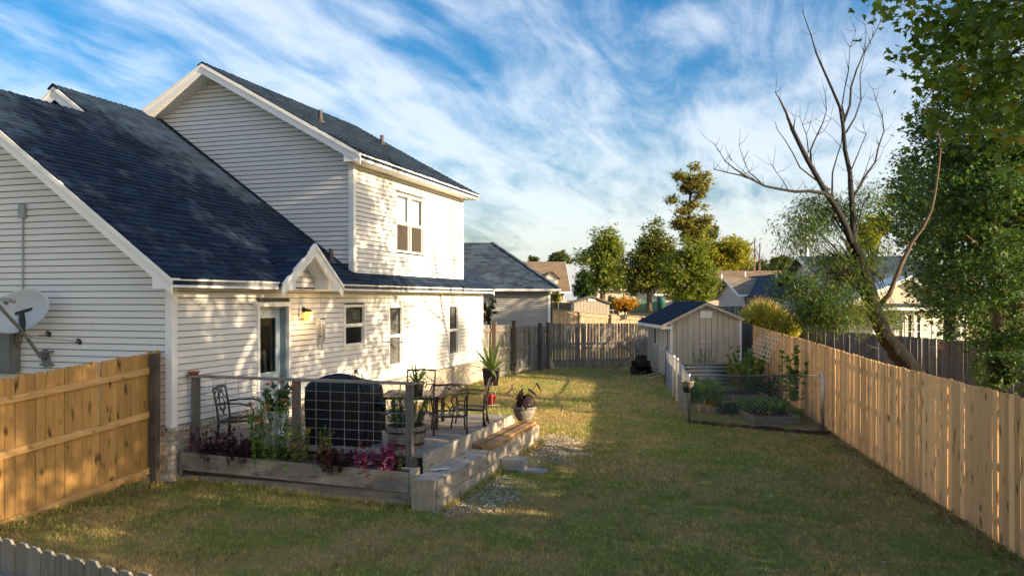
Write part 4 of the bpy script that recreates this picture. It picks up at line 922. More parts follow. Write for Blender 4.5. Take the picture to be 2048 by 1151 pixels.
rp = thing('hanging_pot', 'red glazed pot inside the wire plant stand', 'pot', (sx - .02, sy - .02, DZT + .257), 0)
b = MB(); pot(b, .08, .115, .16, .012); b.obj('pot', m_red, rp, True); b = MB(); b.tube([(-.115, 0, .17), (-.06, 0, .36), (0, 0, .42), (.06, 0, .36), (.115, 0, .17)], .004, 5); b.obj('wire_handle', m_whitew, rp)
up = WV(4.06, 5.02); ur = thing('stone_planter', 'carved stone bowl with black purple elephant ears at the far end of the step', 'planter', (up.x, up.y, .44), 0)
b = MB(); b.lathe([(.13, 0), (.14, .03), (.19, .10), (.215, .19), (.205, .225), (.245, .24), (.25, .265), (.225, .275), (.2, .26), (.19, .22), (0, .22)], 40, (0, 0, 0), lambda a, i: 1 + (.02 * math.sin(a * 14 + i * 1.2) if 1 <= i <= 3 else 0)); b.obj('bowl', m_stone, ur, True)
MB().lathe([(0, .0), (.19, 0), (0, .02)], 16, (0, 0, .225)).obj('soil', m_soil, ur)
r_ = random.Random(4)
for i in range(15):
    az = i * 2.4; rr = r_.uniform(.05, .30); z = r_.uniform(.36, .78); q = Vector((rr * math.cos(az), rr * math.sin(az), z + .0))
    MB().tube([(q.x * .15, q.y * .15, .23), (q.x * .6, q.y * .6, z * .8), q], .006, 5).obj('stem', l_ear, ur)
    b = MB(); ln = r_.uniform(.15, .25); w = ln * .62; pit = r_.uniform(-1.2, -.3); n_ = 8; pts = []
    for k in range(n_ + 1):
        f = k / n_; ww = w * .5 * math.sin(math.pi * min(1, f * .92 + .12)) ** .7 * (1 - f * .15); dx = ln * f * math.cos(pit) - .03; dzv = ln * f * math.sin(pit) - .06 * f * f
        for s_ in (-1, 0, 1): pts.append((q.x + math.cos(az) * dx - math.sin(az) * ww * s_, q.y + math.sin(az) * dx + math.cos(az) * ww * s_, q.z + dzv - .25 * abs(s_) * ww))
    b.add(pts, [(k * 3 + j, k * 3 + j + 1, k * 3 + j + 4, k * 3 + j + 3) for k in range(n_) for j in (0, 1)]); b.obj('leaf', l_ear, ur, True)
# half barrel with rosemary
bp = WV(3.42, .98); ba = thing('half_barrel', 'dark half barrel of rosemary behind the right railing post', 'planter', (bp.x, bp.y, DZT), 0)
b = MB()
for k in range(20):
    a0, a1 = 2 * math.pi * k / 20 + .012, 2 * math.pi * (k + 1) / 20 - .012; MBv = [(r * math.cos(a), r * math.sin(a), z) for z, r in ((0, .24), (.16, .285), (.33, .30), (.33, .27), (.0, .2)) for a in (a0, a1)]
    MB().add(MBv, [(0,1,3,2),(2,3,5,4),(4,5,7,6),(6,7,9,8),(8,9,1,0),(0,2,4,6,8),(1,9,7,5,3)]).obj('stave', m_planterw, ba)
for z, r in ((.07, .262), (.25, .296)):
    MB().lathe([(r, z - .018), (r + .006, z - .018), (r + .006 + .004, z + .018), (r + .004, z + .018)], 28, cap=False).obj('hoop', m_iron, ba)
MB().lathe([(0, .29), (.265, .29), (0, .31)], 20).obj('soil', m_soil, ba)
def sprig_cloud(parent, m, n, r, z0, h, lsize, seed, stem=True, name='foliage', spread=.35, tmpl=T_L, lp=26, c=(0, 0)):
    g_ = np.random.default_rng(seed); st_ = MB(); PV = []; DV_ = []
    for i in range(n):
        a = g_.uniform(0, 6.28); rr = r * math.sqrt(g_.uniform(0, 1)); x, y = c[0] + rr * math.cos(a), c[1] + rr * math.sin(a); hh = h * g_.uniform(.6, 1.05); tx, ty = x + spread * hh * (x - c[0]) / max(r, .01) + g_.normal(0, .03), y + spread * hh * (y - c[1]) / max(r, .01) + g_.normal(0, .03)
        st_.tube([(x, y, z0), ((x + tx) / 2 + g_.normal(0, .015), (y + ty) / 2, z0 + hh * .5), (tx, ty, z0 + hh)], [.004, .003, .0015], 3, False)
        f = g_.uniform(.15, 1, lp); PV.append(np.stack([x + (tx - x) * f, y + (ty - y) * f, z0 + hh * f], -1)); q = g_.normal(0, .7, (lp, 3)); q[:, 2] += .7; DV_.append(q / np.linalg.norm(q, axis=1)[:, None])
    if stem: st_.obj('stem', m, parent)
    V, Fc = leaf_geo(np.concatenate(PV), lsize, tmpl, g_, .6, 0, np.concatenate(DV_)); o = link(name, fast_mesh(name, V, Fc, m), parent); o['kind'] = 'stuff'; return o
sprig_cloud(ba, l_rose, 100, .22, .29, .52, .05, 2, lp=40)
# white pedestal urn with dark leafed plant
wp = WV(.95, 1.35); wu = thing('urn_planter', 'white ceramic urn with dark leaved plant beside the door mat', 'planter', (wp.x, wp.y, DZT), 0)
b = MB(); b.lathe([(.14, 0), (.145, .02), (.10, .05), (.07, .08), (.085, .11), (.125, .16), (.15, .25), (.16, .37), (.175, .38), (.175, .40), (.15, .40), (.14, .36), (0, .36)], 30); b.obj('urn', m_urnw, wu, True)
b = MB()
for k in range(4): a = k * 1.57 - 1.2; b.tube([(.155 * math.cos(a + q * .35), .155 * math.sin(a + q * .35), .33 - .03 * (1 - q * q)) for q in np.linspace(-1, 1, 7)], .008, 5)
b.obj('swag', m_urnw, wu)
sprig_cloud(wu, l_dark, 16, .1, .36, .42, .15, 6, lp=6, tmpl=T_S, spread=.5); sprig_cloud(wu, l_garden, 14, .12, .36, .22, .10, 7, lp=6, tmpl=T_S, spread=.6, stem=False)
# saucer, mat, shell, blocks
o = MB().lathe([(.055, 0), (.08, .045), (.09, .045), (.09, .06), (.075, .06), (.05, .012), (0, .012)], 20).obj('clay_saucer', m_terra, None, True); o.location = WV(.12, .355, 1.622); tag(o, 'small terracotta saucer on the left end of the deck railing', 'saucer')
o = MB().box(-.38, .38, -.28, .28, 0, .014).obj('door_mat', m_blackp); o.location = WV(.55, 2.62, DZT + .002); o.rotation_euler = (0, 0, HROT + R(90)); tag(o, 'black door mat on the deck boards in front of the door', 'mat')
b = MB(); b.prism([(-.15, -.03), (-.05, -.045), (.1, -.035), (.16, .0), (.08, .04), (-.06, .03), (-.14, .02)], lambda a, c, t: (a, c, t + .01 * math.cos(a * 9)), 0, .012); o = b.obj('shell_piece', m_urnw); o.location = WV(4.14, .55, .372); o.rotation_euler = (0, 0, .45); tag(o, 'small white leaf shaped piece lying on the near step board', 'ornament')
for i, (v, u, w, d, h, z, rt, lab) in enumerate(((4.58, 2.72, .40, .30, .05, .0, .1, 'flat grey paver under the raised concrete block'), (4.92, 2.66, .42, .3, .045, -.01, -.08, 'flat grey paver lying right of the concrete block'), (4.57, 2.74, .40, .26, .14, .052, .05, 'rough concrete block resting on a flat paver by the step'))):
    q = WV(v, u); zz_ = g1(q.x, q.y); b = MB().box(-w / 2, w / 2, -d / 2, d / 2, 0, h); o = b.obj(('paver', 'paver', 'concrete_block')[i], m_block); o.location = (q.x, q.y, zz_ + z + .004); o.rotation_euler = (.02, -.02, HROT + rt); tag(o, lab, ('paver', 'paver', 'block')[i])
    bv = o.modifiers.new('bevel', 'BEVEL'); bv.width = .008; bv.segments = 2
# wind chime
cp = WV(.33, 3.76); wc = thing('wind_chime', 'silver tube wind chime hanging by the wall lamp', 'wind chime', (cp.x, cp.y, 2.40), 0)
MB().tube([(0, 0, .57), (0, 0, .02)], .003, 4).obj('hanger', m_wire, wc); MB().lathe([(0, 0), (.085, 0), (.085, .02), (0, .02)], 16).obj('top_disc', m_blackp, wc)
for k in range(6):
    a = k * 1.047; l_ = .36 + .035 * k; MB().tube([(.07 * math.cos(a), .07 * math.sin(a), -.06), (.07 * math.cos(a), .07 * math.sin(a), -.06 - l_)], .013, 8).obj('chime_tube', m_galv, wc)
b = MB()
for k in range(6): a = k * 1.047; b.tube([(.07 * math.cos(a), .07 * math.sin(a), 0), (.07 * math.cos(a), .07 * math.sin(a), -.06)], .002, 3)
b.tube([(0, 0, 0), (0, 0, -.34)], .002, 3); b.obj('string', m_wire, wc); MB().lathe([(0, 0), (.035, 0), (.035, .025), (0, .025)], 12, (0, 0, -.34)).obj('striker', m_blackp, wc)
# ------------------------------------------------------------------ planter plants
def plant_at(v, u=.16, z=.36): q = WV(v, u, z - .02 * v); return q
def mound(label, v, r, h, m, n, lsize, seed, cat='plant', nm='coleus_plant', tmpl=T_S, group='coleus in the planter box', lp=11, spread=.5):
    t = thing(nm, label, cat, plant_at(v), 0, group); sprig_cloud(t, m, n, r, 0, h, lsize, seed, lp=lp, tmpl=tmpl, spread=spread); return t
mound('loose burgundy coleus at the left end of the planter', .62, .16, .50, l_coleus, 24, .075, 31)
mound('dense dark burgundy coleus mound left in the planter', 1.12, .20, .46, l_coleus, 55, .075, 32)
mound('second dark burgundy coleus mound before the grill cover', 2.72, .17, .40, l_coleus, 42, .075, 33)
mound('magenta coleus with pale leaf edges at the right of the planter', 3.28, .15, .50, l_magenta, 24, .08, 34)
mound('small magenta coleus sprig beside the right railing post', 3.55, .08, .55, l_magenta, 8, .085, 37)
mound('tall pale green flowering stem left of the burgundy mound', 2.12, .07, .62, l_pale, 13, .075, 35, nm='celosia_plant', group=None, lp=16, spread=.2)
mound('pale cream celosia plume before the grill cover', 2.52, .06, .62, l_pale, 11, .06, 36, nm='celosia_plant', group=None, lp=22, spread=.15)
mound('thin drying seed stem at the right planter end', 3.72, .03, .45, l_pale, 4, .045, 38, nm='celosia_plant', group=None, lp=16, spread=.1)
mound('faded pink stem at the left corner of the planter', .2, .05, .55, l_magenta, 5, .05, 39, nm='celosia_plant', group=None, lp=9, spread=.1)
mound('low green seedlings in the middle of the planter', 2.0, .3, .16, l_garden, 14, .06, 40, nm='seedling_plant', group=None, lp=5)
zn = thing('zinnia_plant', 'leggy zinnias with orange blooms rising above the railing', 'flowers', plant_at(1.62), 0)
sprig_cloud(zn, l_garden, 34, .25, 0, 1.0, .07, 41, lp=13, tmpl=T_S, spread=.12); sprig_cloud(zn, l_pale, 14, .22, 0, .55, .06, 42, lp=12, spread=.2, stem=False)
m_or = basic('orange_petal', (.72, .13, .012), .6, .2, var=.25, scale=30); m_pk = basic('rose_petal', (.38, .06, .06), .6, .2, var=.2); m_or2 = basic('faded_orange_petal', (.55, .22, .06), .6, .2, var=.3)
for i, (x, z, mm) in enumerate(((-.26, .92, m_or), (-.16, .68, m_or), (.0, 1.22, m_or), (.19, 1.25, m_pk), (.35, 1.20, m_or), (.35, 1.10, m_pk), (.22, .98, m_or2), (-.02, .90, m_or2), (.4, .9, m_or2))):
    y = -.08 + .05 * math.sin(i * 2.2); MB().tube([(x * .4, 0, .2), (x * .8, y * .6, z * .7), (x, y, z)], .004, 4).obj('stem', l_garden, zn)
    b = MB(); sc = (.055 if mm is not m_pk else .042)
    for ring_, (rr, n_, up_) in enumerate(((1, 11, .1), (.72, 9, .35), (.42, 7, .6))):
        for k in range(n_):
            a = 2 * math.pi * k / n_ + ring_ * .4; c_, s_ = math.cos(a), math.sin(a); w = .28 * sc * rr + .004
            b.add([(x + c_ * .006 - s_ * w * .4, y + s_ * .006 + c_ * w * .4, z + ring_ * .006), (x + c_ * .006 + s_ * w * .4, y + s_ * .006 - c_ * w * .4, z + ring_ * .006), (x + c_ * sc * rr + s_ * w, y + s_ * sc * rr - c_ * w, z + sc * up_), (x + c_ * sc * rr * 1.15, y + s_ * sc * rr * 1.15, z + sc * up_ * .9), (x + c_ * sc * rr - s_ * w, y + s_ * sc * rr + c_ * w, z + sc * up_)], [(0, 1, 2, 3, 4)])
    b.lathe([(0, .0), (.016, .005), (.014, .03), (0, .036)], 8, (x, y, z - .006)); b.obj('flower', mm, zn)
# ------------------------------------------------------------------ satellite dish on the gable wall
def HW(v, u, z): return WV(v, u, z)
dish = thing('satellite_dish', 'grey satellite dish on a pipe mast against the left gable wall', 'satellite dish', HW(-2.07, -.02, 1.9), 0)
o0 = Vector(dish.location)
def gp(px, py, u):                                     # point of the plane u = const seen at a pixel, relative to the dish
    ry = np.array([(px - CX) / F, 1.0]); o = C0 + D2 * u; t = (o @ D2) / (ry @ D2); return Vector((ry[0] * t, t, HC - (py - HY) / F * t)) - o0
foot = gp(92, 716, -.05); el1 = gp(80, 712, -.2); el2 = gp(45, 662, -.45); tip = gp(-6, 606, -.95)
MB().tube([foot, el1, el2, gp(15, 630, -.75), tip], .026, 10).obj('mast', m_box, dish, True)
b = MB(); b.beam(gp(86, 700, -.03), gp(96, 730, -.03), .05, .14); b.beam(gp(84, 704, -.05), gp(104, 703, -.05), .10, .03); b.beam(gp(84, 728, -.05), gp(104, 729, -.05), .10, .03); b.obj('foot_bracket', m_box, dish)
b = MB(); b.tube([gp(52, 674, -.42), gp(97, 667, -.03)], .009, 6); b.tube([gp(52, 674, -.42), gp(158, 682, -.03)], .009, 6); b.obj('strut', m_greyp, dish)
b = MB()
for q in ((97, 667), (158, 682)): b.beam(gp(q[0] - 4, q[1] - 2, -.02), gp(q[0] + 4, q[1] + 3, -.02), .03, .07)
b.obj('strut_foot', m_blackp, dish)
cen = gp(36, 622, -.42); ax = (gp(98, 604, -.30) - cen); rx_ = ax.length; ax.normalize(); ay = Vector((.30, -.10, -.42)); ay = (ay - ax * ay.dot(ax)); ay.normalize(); nrm = ay.cross(ax).normalized()
if nrm.y > 0: nrm = -nrm
b = MB()
for ri in (0, .25, .5, .75, .92, 1.0):
    for k in range(40):
        a = 2 * math.pi * k / 40; b.v.append(tuple(cen + ax * (rx_ * ri * math.cos(a)) + ay * (.33 * ri * math.sin(a)) - nrm * (.08 * (1 - ri * ri))))
for i in range(5):
    for k in range(40): k2 = (k + 1) % 40; b.f.append((i * 40 + k, i * 40 + k2, (i + 1) * 40 + k2, (i + 1) * 40 + k))
df = b.obj('reflector', basic('pale_grey_dish', (.40, .44, .47), .45, .4, var=.06), dish, True); sm = df.modifiers.new('solid', 'SOLIDIFY'); sm.thickness = .012; sm.offset = 0
b = MB(); q = gp(22, 600, -.95); b.beam(gp(-14, 596, -.95), q, .07, .05); b.tube([q, gp(31, 601, -.9)], .036, 10); b.tube([gp(8, 603, -.95), gp(15, 606, -.9)], .03, 10); b.obj('feed_horn', m_greyp, dish)
b = MB(); b.tube([cen - nrm * .09, el2], .05, 8); b.beam(cen - nrm * .10 - ax * .1, cen - nrm * .10 + ax * .2, .08, .05); b.obj('mount', m_blackp, dish)
MB().tube([gp(34, 655, -.4), gp(28, 680, -.35), gp(34, 694, -.32), gp(43, 684, -.32), gp(45, 664, -.36)], .007, 5).obj('cable', m_blackp, dish)
# ------------------------------------------------------------------ tan storage shed
SHX, SHY, SHW, SHD = 5.45, 28.2, 2.46, 3.9; srot = R(2.0)
shed = thing('storage_shed', 'tan panelled storage shed with blue shingle roof at the lawn end', 'shed', (SHX, SHY, .02), srot)
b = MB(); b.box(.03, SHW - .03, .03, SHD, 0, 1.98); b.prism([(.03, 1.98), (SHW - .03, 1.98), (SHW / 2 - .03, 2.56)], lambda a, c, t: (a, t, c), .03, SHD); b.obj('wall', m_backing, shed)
sz = lambda x: 2.02 + .60 * (1 - abs(x - 1.2) / 1.2) if x <= 1.2 else 2.12 + .50 * (1 - (x - 1.2) / 1.26)
x = .0
while x < SHW - .02:
    x2 = min(x + .203, SHW); zz0 = 1.62 if False else .0
    MB().add([(xx, yy, zz_) for xx, zt_ in ((x + .007, sz(x + .007) - .03), (x2 - .007, sz(x2 - .007) - .03)) for yy in (.0, .026) for zz_ in (.05, zt_)], BOXF).obj('panel', m_t111, shed); x = x2
y = .0
while y < SHD - .02:
    if not (.45 < y + .1 < 1.62): MB().box(0, .026, y + .006, min(y + .203, SHD) - .006, .05, 1.95).obj('panel', m_t111, shed)
    y += .203
d_ = MB(); d_.box(-.02, .025, .5, 1.58, .1, 1.82); dr = d_.obj('door', m_t111, shed)
b = MB()
for y0, y1 in ((.47, .53), (.79, .85), (1.2, 1.26), (1.55, 1.61)): b.box(-.035, -.021, y0, y1, .1, 1.82)
b.box(-.034, -.021, .53, 1.55, 1.76, 1.82); b.box(-.034, -.021, .53, 1.55, .95, 1.03); b.obj('door_trim', m_trim, dr); MB().box(-.05, -.036, 1.02, 1.06, .96, 1.04).obj('latch', m_blackp, dr)
b = MB(); b.box(-.03, .026, 2.2, 2.26, 1.05, 1.75); b.box(-.03, .026, 2.64, 2.70, 1.05, 1.75); b.box(-.03, .026, 2.26, 2.64, 1.05, 1.11); b.box(-.03, .026, 2.26, 2.64, 1.69, 1.75); w_ = b.obj('window', m_trim, shed); MB().box(-.01, .02, 2.26, 2.64, 1.11, 1.69).obj('pane', m_dark, w_)
for x, y in ((-.012, -.012), (SHW - .07, -.012)): MB().box(x, x + .085, y, y + .012, .05, 1.94 if x < 1 else 2.05).obj('corner_board', m_trim, shed)
b = MB(); th = .07
b.add([(xx, yy, zz_) for yy in (-.16, SHD + .12) for xx, zz_ in ((-.36, 1.90), (1.2, 2.68), (1.2, 2.61), (-.36, 1.83))], [(0,1,2,3),(4,7,6,5),(0,4,5,1),(1,5,6,2),(2,6,7,3),(3,7,4,0)])
b.add([(xx, yy, zz_) for yy in (-.16, SHD + .12) for xx, zz_ in ((1.2, 2.68), (2.49, 2.155), (2.49, 2.085), (1.2, 2.61))], [(0,1,2,3),(4,7,6,5),(0,4,5,1),(1,5,6,2),(2,6,7,3),(3,7,4,0)]); b.obj('roof', m_shingle, shed)
SI = []
ln = math.hypot(1.56, .78)
for i in range(12):
    f0, f1 = i / 12, min(1, (i + 1.15) / 12); y = -.18
    while y < SHD + .14:
        w = rnd.uniform(.25, .4); a, c = y, min(y + w - .005, SHD + .14); y += w
        q = lambda f, t: (-.37 + 1.57 * f - t * .45, 1.895 + .785 * f + t * .9)
        (x0, z0), (x1, z1), (x2, z2), (x3, z3) = q(f0, .004), q(f0, .02), q(f1, .004), q(f1, .008)
        SI.append(([(xx, yy, zz_) for yy in (a, c) for xx, zz_ in ((x0, z0), (x1, z1), (x2, z2), (x3, z3))], [(0,1,3,2),(4,6,7,5),(0,4,5,1),(2,3,7,6),(0,2,6,4),(1,5,7,3)]))
pieces(shed, 'shingle', m_shingle, SI, cap=120)
MB().box(-.38, -.35, -.16, SHD + .12, 1.76, 1.87).obj('fascia', m_trim, shed); MB().box(-.35, .0, -.15, SHD, 1.79, 1.80).obj('soffit', m_trim, shed)
def rk(x0, z0, x1, z1): MB().add([(xx, yy, zz_) for yy in (-.19, -.165) for xx, zz_ in ((x0, z0), (x1, z1), (x1, z1 - .1), (x0, z0 - .1))], [(0,1,2,3),(4,7,6,5),(0,4,5,1),(1,5,6,2),(2,6,7,3),(3,7,4,0)]).obj('rake_board', m_t111, shed)
rk(-.36, 1.87, 1.2, 2.65); rk(1.202, 2.65, 2.50, 2.12)
MB().box(-.37, .02, -.164, -.14, 1.74, 1.84).obj('eave_return', m_trim, shed)
b = MB(); b.box(1.02, 1.44, -.02, -.002, 2.12, 2.36); v_ = b.obj('gable_vent', m_trim, shed); b = MB()
for k in range(5): b.box(1.05, 1.41, -.032, -.021, 2.15 + k * .04, 2.17 + k * .04)
b.obj('louvre', m_trim, v_)
for k in range(2):
    MB().beam((-.02 - .0, .6 + k * .75, .13), (-1.1, .25 + k * .75, -.05), .16, .035).obj('ramp_board', m_warmgrey, shed)
# tools leaning by the shed
q = P(1265, 738, 30.2); lw = thing('lawn_tiller', 'dark rusty tiller parked between the back fence and the shed', 'tiller', (4.72, 30.0, g1(4.7, 30.0)), .4)
b = MB()
for k in range(5):
    for j in range(7): a = j * .9 + k * .3; b.beam((-.3 + k * .14, 0, .25), (-.3 + k * .14, .26 * math.cos(a), .25 + .26 * math.sin(a)), .03, .06)
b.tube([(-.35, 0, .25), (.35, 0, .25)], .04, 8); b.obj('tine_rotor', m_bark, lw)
b = MB(); b.box(-.26, .26, -.22, .22, .3, .52); b.box(-.14, .14, -.16, .16, .523, .72); b.obj('engine', m_blackp, lw); b = MB(); b.tube([(-.12, .2, .5), (-.2, .55, .85), (-.22, .85, 1.0)], .016, 6); b.tube([(.12, .2, .5), (.2, .55, .85), (.22, .85, 1.0)], .016, 6); b.obj('handlebar', m_iron, lw)
for x in (-.33, .33): MB().tube([(x - .04, 0, .16), (x + .04, 0, .16)], .16, 14).obj('wheel', m_blackp, lw)
b = MB(); a = P(1228, 739, 31.5); c = P(1298, 683, 33.4); b.tube([a, c], .022, 6); o = b.obj('metal_pole', m_blackp); tag(o, 'black pole leaning diagonally against the grey back fence', 'pole')
fl = thing('fence_roll', 'upright roll of grey chain link leaning beside the shed', 'wire roll', (4.95, 31.3, -.02), 0); b = MB()
for k in range(16):
    a0 = k * .39
    for s_ in (-1, 1): b.tube([(.17 * math.cos(a0 + s_ * f * 2.2), .17 * math.sin(a0 + s_ * f * 2.2), .2 + 1.25 * f) for f in np.linspace(0, 1, 8)], .006, 3, False)
b.obj('mesh_roll', m_wire, fl)
b = MB(); b.tube([P(1333, 695, 27.2), P(1331, 770, 27.0)], .025, 6); b.tube([P(1337, 712, 27.3), P(1329, 771, 27.1)], .018, 6); o = b.obj('garden_tool', m_blackp); tag(o, 'dark long handled tools propped beside the shed door', 'tool')
# ------------------------------------------------------------------ chain link garden
def chain(label, A, B, zt, zb, posts=(), rail_m=m_galv, gate=False, pm=m_galv, pr=.028):
    A = Vector((*A, 0)); B = Vector((*B, 0)); d = B - A; ln = d.length; t = thing('chain_link_fence', label, 'fence', (A.x, A.y, 0), math.atan2(d.y, d.x))
    T = lambda s: zt[0] + (zt[1] - zt[0]) * s / ln; Bz = lambda s: zb[0] + (zb[1] - zb[0]) * s / ln
    MB().tube([(0, 0, T(0)), (ln, 0, T(ln))], .019, 8).obj('top_rail', rail_m, t, True)
    for s in posts: MB().tube([(s, 0, Bz(s) - .2), (s, 0, T(s) + .05), (s, 0, T(s) + .07)], [pr, pr, .01], 10).obj('post', pm, t, True)
    b = MB(); sp_ = .085; H = zt[0] - zb[0]; n_ = int((ln + H) / sp_)
    for i in range(-int(H / sp_), int(ln / sp_) + 1):
        for sg in (1, -1):
            s0 = i * sp_ if sg > 0 else i * sp_ + H; pts = []
            f0, f1 = 0.0, 1.0
            if sg > 0:
                f0 = max(0, -s0 / H); f1 = min(1, (ln - s0) / H); g_ = lambda f: s0 + f * H
            else:
                f0 = max(0, (s0 - ln) / H); f1 = min(1, s0 / H); g_ = lambda f: s0 - f * H
            if f1 - f0 < .02: continue
            P_ = [(g_(f), sg * .004, Bz(g_(f)) + (T(g_(f)) - Bz(g_(f))) * f) for f in (f0, f1)]; b.tube(P_, .0025, 3, False)
    o = b.obj('wire_mesh', m_wire, t); o['kind'] = 'stuff'; return t
CG = (4.08, 18.9)
chain('chain link front of the vegetable garden with a dark top rail', CG, (6.69, 17.6), (1.02, 1.15), (-.02, -.06), (.0, 2.9), pr=.034, rail_m=m_darkgalv)
m_lit = basic('sunlit_pale_pipe', (.62, .58, .5), .5, .4)  # pale tone puts the sunlight on gate posts and rail into the colour
chain('chain link left side of the garden with a pale gate post', CG, (4.42, 21.9), (1.02, 1.16), (-.02, .0), (3.0,), pm=m_lit)
chain('chain link gate section between the two pale posts', (4.43, 22.0), (4.58, 23.2), (1.12, 1.14), (.05, .05), (.03, 1.2), rail_m=m_lit, pm=m_lit, pr=.04)
chain('chain link run from the gate towards the shed', (4.6, 23.3), (5.0, 26.7), (1.15, 1.15), (.0, .0), (3.4,), pm=m_blackp)
bk = thing('hanging_bucket', 'cream rimmed black bucket hanging on the garden corner post', 'bucket', (4.03, 18.80, .66), 0); bk.scale = (.82, .82, .82)
MB().lathe([(.0, 0), (.11, 0), (.15, .16), (.15, .17), (.0, .17)], 20).obj('lower_bucket', m_blackp, bk, True); MB().lathe([(.152, .165), (.172, .30), (.18, .30), (.18, .315), (.165, .315), (.145, .2), (0, .2)], 24).obj('rim', m_creamr, bk, True)
b = MB(); b.tube([(.165, 0, .31), (.1, .1, .4), (-.1, .1, .4), (-.165, 0, .31)], .004, 5); b.obj('bail', m_wire, bk); MB().tube([(0, -.02, .0), (0, -.02, -.62)], .010, 6).obj('stake', m_blackp, bk)
def bed(label, x0, x1, y0, y1, z, h, m=m_grey_x, rot=0.0):
    t = thing('raised_bed', label, 'raised bed', (x0, y0, z), rot); w, d = x1 - x0, y1 - y0
    MB().box(0, w, 0, .04, -.1, h).obj('side_plank', m, t); MB().box(0, w, d - .04, d, -.1, h).obj('side_plank', m, t); MB().box(0, .04, .042, d - .042, -.1, h - .004).obj('side_plank', m_grey_y, t); MB().box(w - .04, w, .042, d - .042, -.1, h - .004).obj('side_plank', m_grey_y, t)
    MB().box(.042, w - .042, .042, d - .042, -.1, h - .05).obj('soil', m_soil, t); return t
bed('front wooden raised bed overgrown with green vines', 5.55, 6.6, 18.75, 21.0, -.06, .17); bed('rear wooden raised bed of bare soil in the garden', 5.72, 7.05, 22.55, 23.9, -.02, .17)
pb = thing('block_planter', 'small pink block planter holding a pepper plant', 'planter', (4.80, 20.2, -.03), 0)
for x, y, rt in ((.0, 0, 0), (.28, .02, .5), (.0, .42, 0), (.32, .42, .2), (-.05, .22, 1.57)): o = MB().box(-.02, .26, -.05, .06, 0, .17).obj('block', m_pinkblock, pb); o.location = (x, y, 0); o.rotation_euler = (0, 0, rt)
MB().box(.0, .42, .06, .4, 0, .12).obj('soil', m_soil, pb)
cb = thing('metal_raised_bed', 'corrugated metal raised bed in front of the shed', 'raised bed', (5.45, 25.9, .0), 0)
b = MB(); n_ = 40; H = .72; pr_ = [(.03 * math.sin(i / n_ * 2 * math.pi * 6), H * i / n_) for i in range(n_ + 1)]
vs = [(x, -o_, z) for x in (0, 1.98) for o_, z in pr_]; b.add(vs, [(i, i + 1, n_ + 2 + i, n_ + 1 + i) for i in range(n_)]); o = b.obj('front_sheet', m_galv, cb, True); o.modifiers.new('s', 'SOLIDIFY').thickness = .004
b = MB(); vs = [(-o_, y, z) for y in (0, .8) for o_, z in pr_]; b.add(vs, [(i, i + 1, n_ + 2 + i, n_ + 1 + i) for i in range(n_)]); o = b.obj('side_sheet', m_galv, cb, True)
b = MB(); vs = [(1.98 + o_, y, z) for y in (0, .8) for o_, z in pr_]; b.add(vs, [(i, i + 1, n_ + 2 + i, n_ + 1 + i) for i in range(n_)]); o = b.obj('side_sheet', m_galv, cb, True)
MB().box(0, 1.98, -.03, .03, H, H + .03).obj('top_cap', m_galv, cb); MB().box(.05, 1.94, .05, .78, 0, .6).obj('soil', m_soil, cb)
def grid_panel(name, label, loc, rotz, w, h, nx_, nz_, m, r=.005, curve=0.0, z0=0.0, lean=0.0):
    t = thing(name, label, 'trellis', loc, rotz); b = MB()
    yy = lambda f: -curve * math.sin(f * 1.45) ** 1.0 + lean * f
    for i in range(nx_ + 1): b.tube([(w * i / nx_, yy(1 - f) if curve else lean * f, z0 + h * f) for f in np.linspace(0, 1, 8)], r, 4)
    for k in range(nz_ + 1): f = k / nz_; b.tube([(0, yy(1 - f) if curve else lean * f, z0 + h * f), (w, yy(1 - f) if curve else lean * f, z0 + h * f)], r, 4)
    b.obj('wire_grid', m, t); return t
q = (RF(26.2) - .1, 26.2); grid_panel('wire_arch', 'white curved wire arch hung high on the pine fence', (q[0] - .05, q[1], 1.05), math.atan2(-1, -.134), 3.4, .6, 6, 5, m_whitew, .009, curve=.3)
q = (RF(27.0) - .18, 27.0); grid_panel('wire_trellis', 'dark square wire trellis leaning on the pine fence', (q[0], q[1], 0), math.atan2(-1, -.134), 4.6, 1.25, 9, 6, m_iron, .004)
grid_panel('wire_trellis', 'square wire trellis standing in the corrugated bed', (5.8, 26.35, .6), 0, .75, .75, 3, 4, m_iron, .004)
def bush(label, x, y, z, r, h, m, n, lsize, seed, tmpl=T_S, lp=16, cat='plant', nm='garden_plant', spread=.35, group=None):
    t = thing(nm, label, cat, (x, y, z), 0, group); sprig_cloud(t, m, n, r, 0, h, lsize, seed, lp=lp, tmpl=tmpl, spread=spread); return t
bush('leafy green plants along the garden front left', 4.95, 22.3, 0, .34, .5, l_garden, 45, .11, 51)
bush('low bushy greens before the corrugated bed', 5.5, 24.2, 0, .5, .42, l_garden, 60, .11, 52)
bush('yellow green pepper plant right of the corrugated bed', 6.75, 24.0, .1, .32, .98, l_pale, 50, .13, 53)
bush('tall green okra leaves beside the pine fence', 7.35, 25.2, 0, .2, 1.25, l_garden, 26, .16, 54)
bush('dark green plants low against the pine fence', 7.2, 23.6, 0, .45, .6, l_dark, 50, .12, 55)
bush('bushy pepper plant growing in the pink block planter', 5.02, 20.42, .1, .2, .62, l_garden, 40, .10, 56)
bush('few yellow leaves at the base of the pepper plant', 4.9, 20.25, .1, .12, .22, l_orange, 8, .09, 57, lp=8)
bush('wispy tomato plant climbing the small wire trellis', 6.15, 26.3, .55, .25, .62, l_garden, 22, .06, 58, T_L, 30)
bush('sprawling squash vines filling the front raised bed', 6.1, 19.9, .08, .5, .28, l_garden, 75, .13, 59, lp=8, spread=.6)
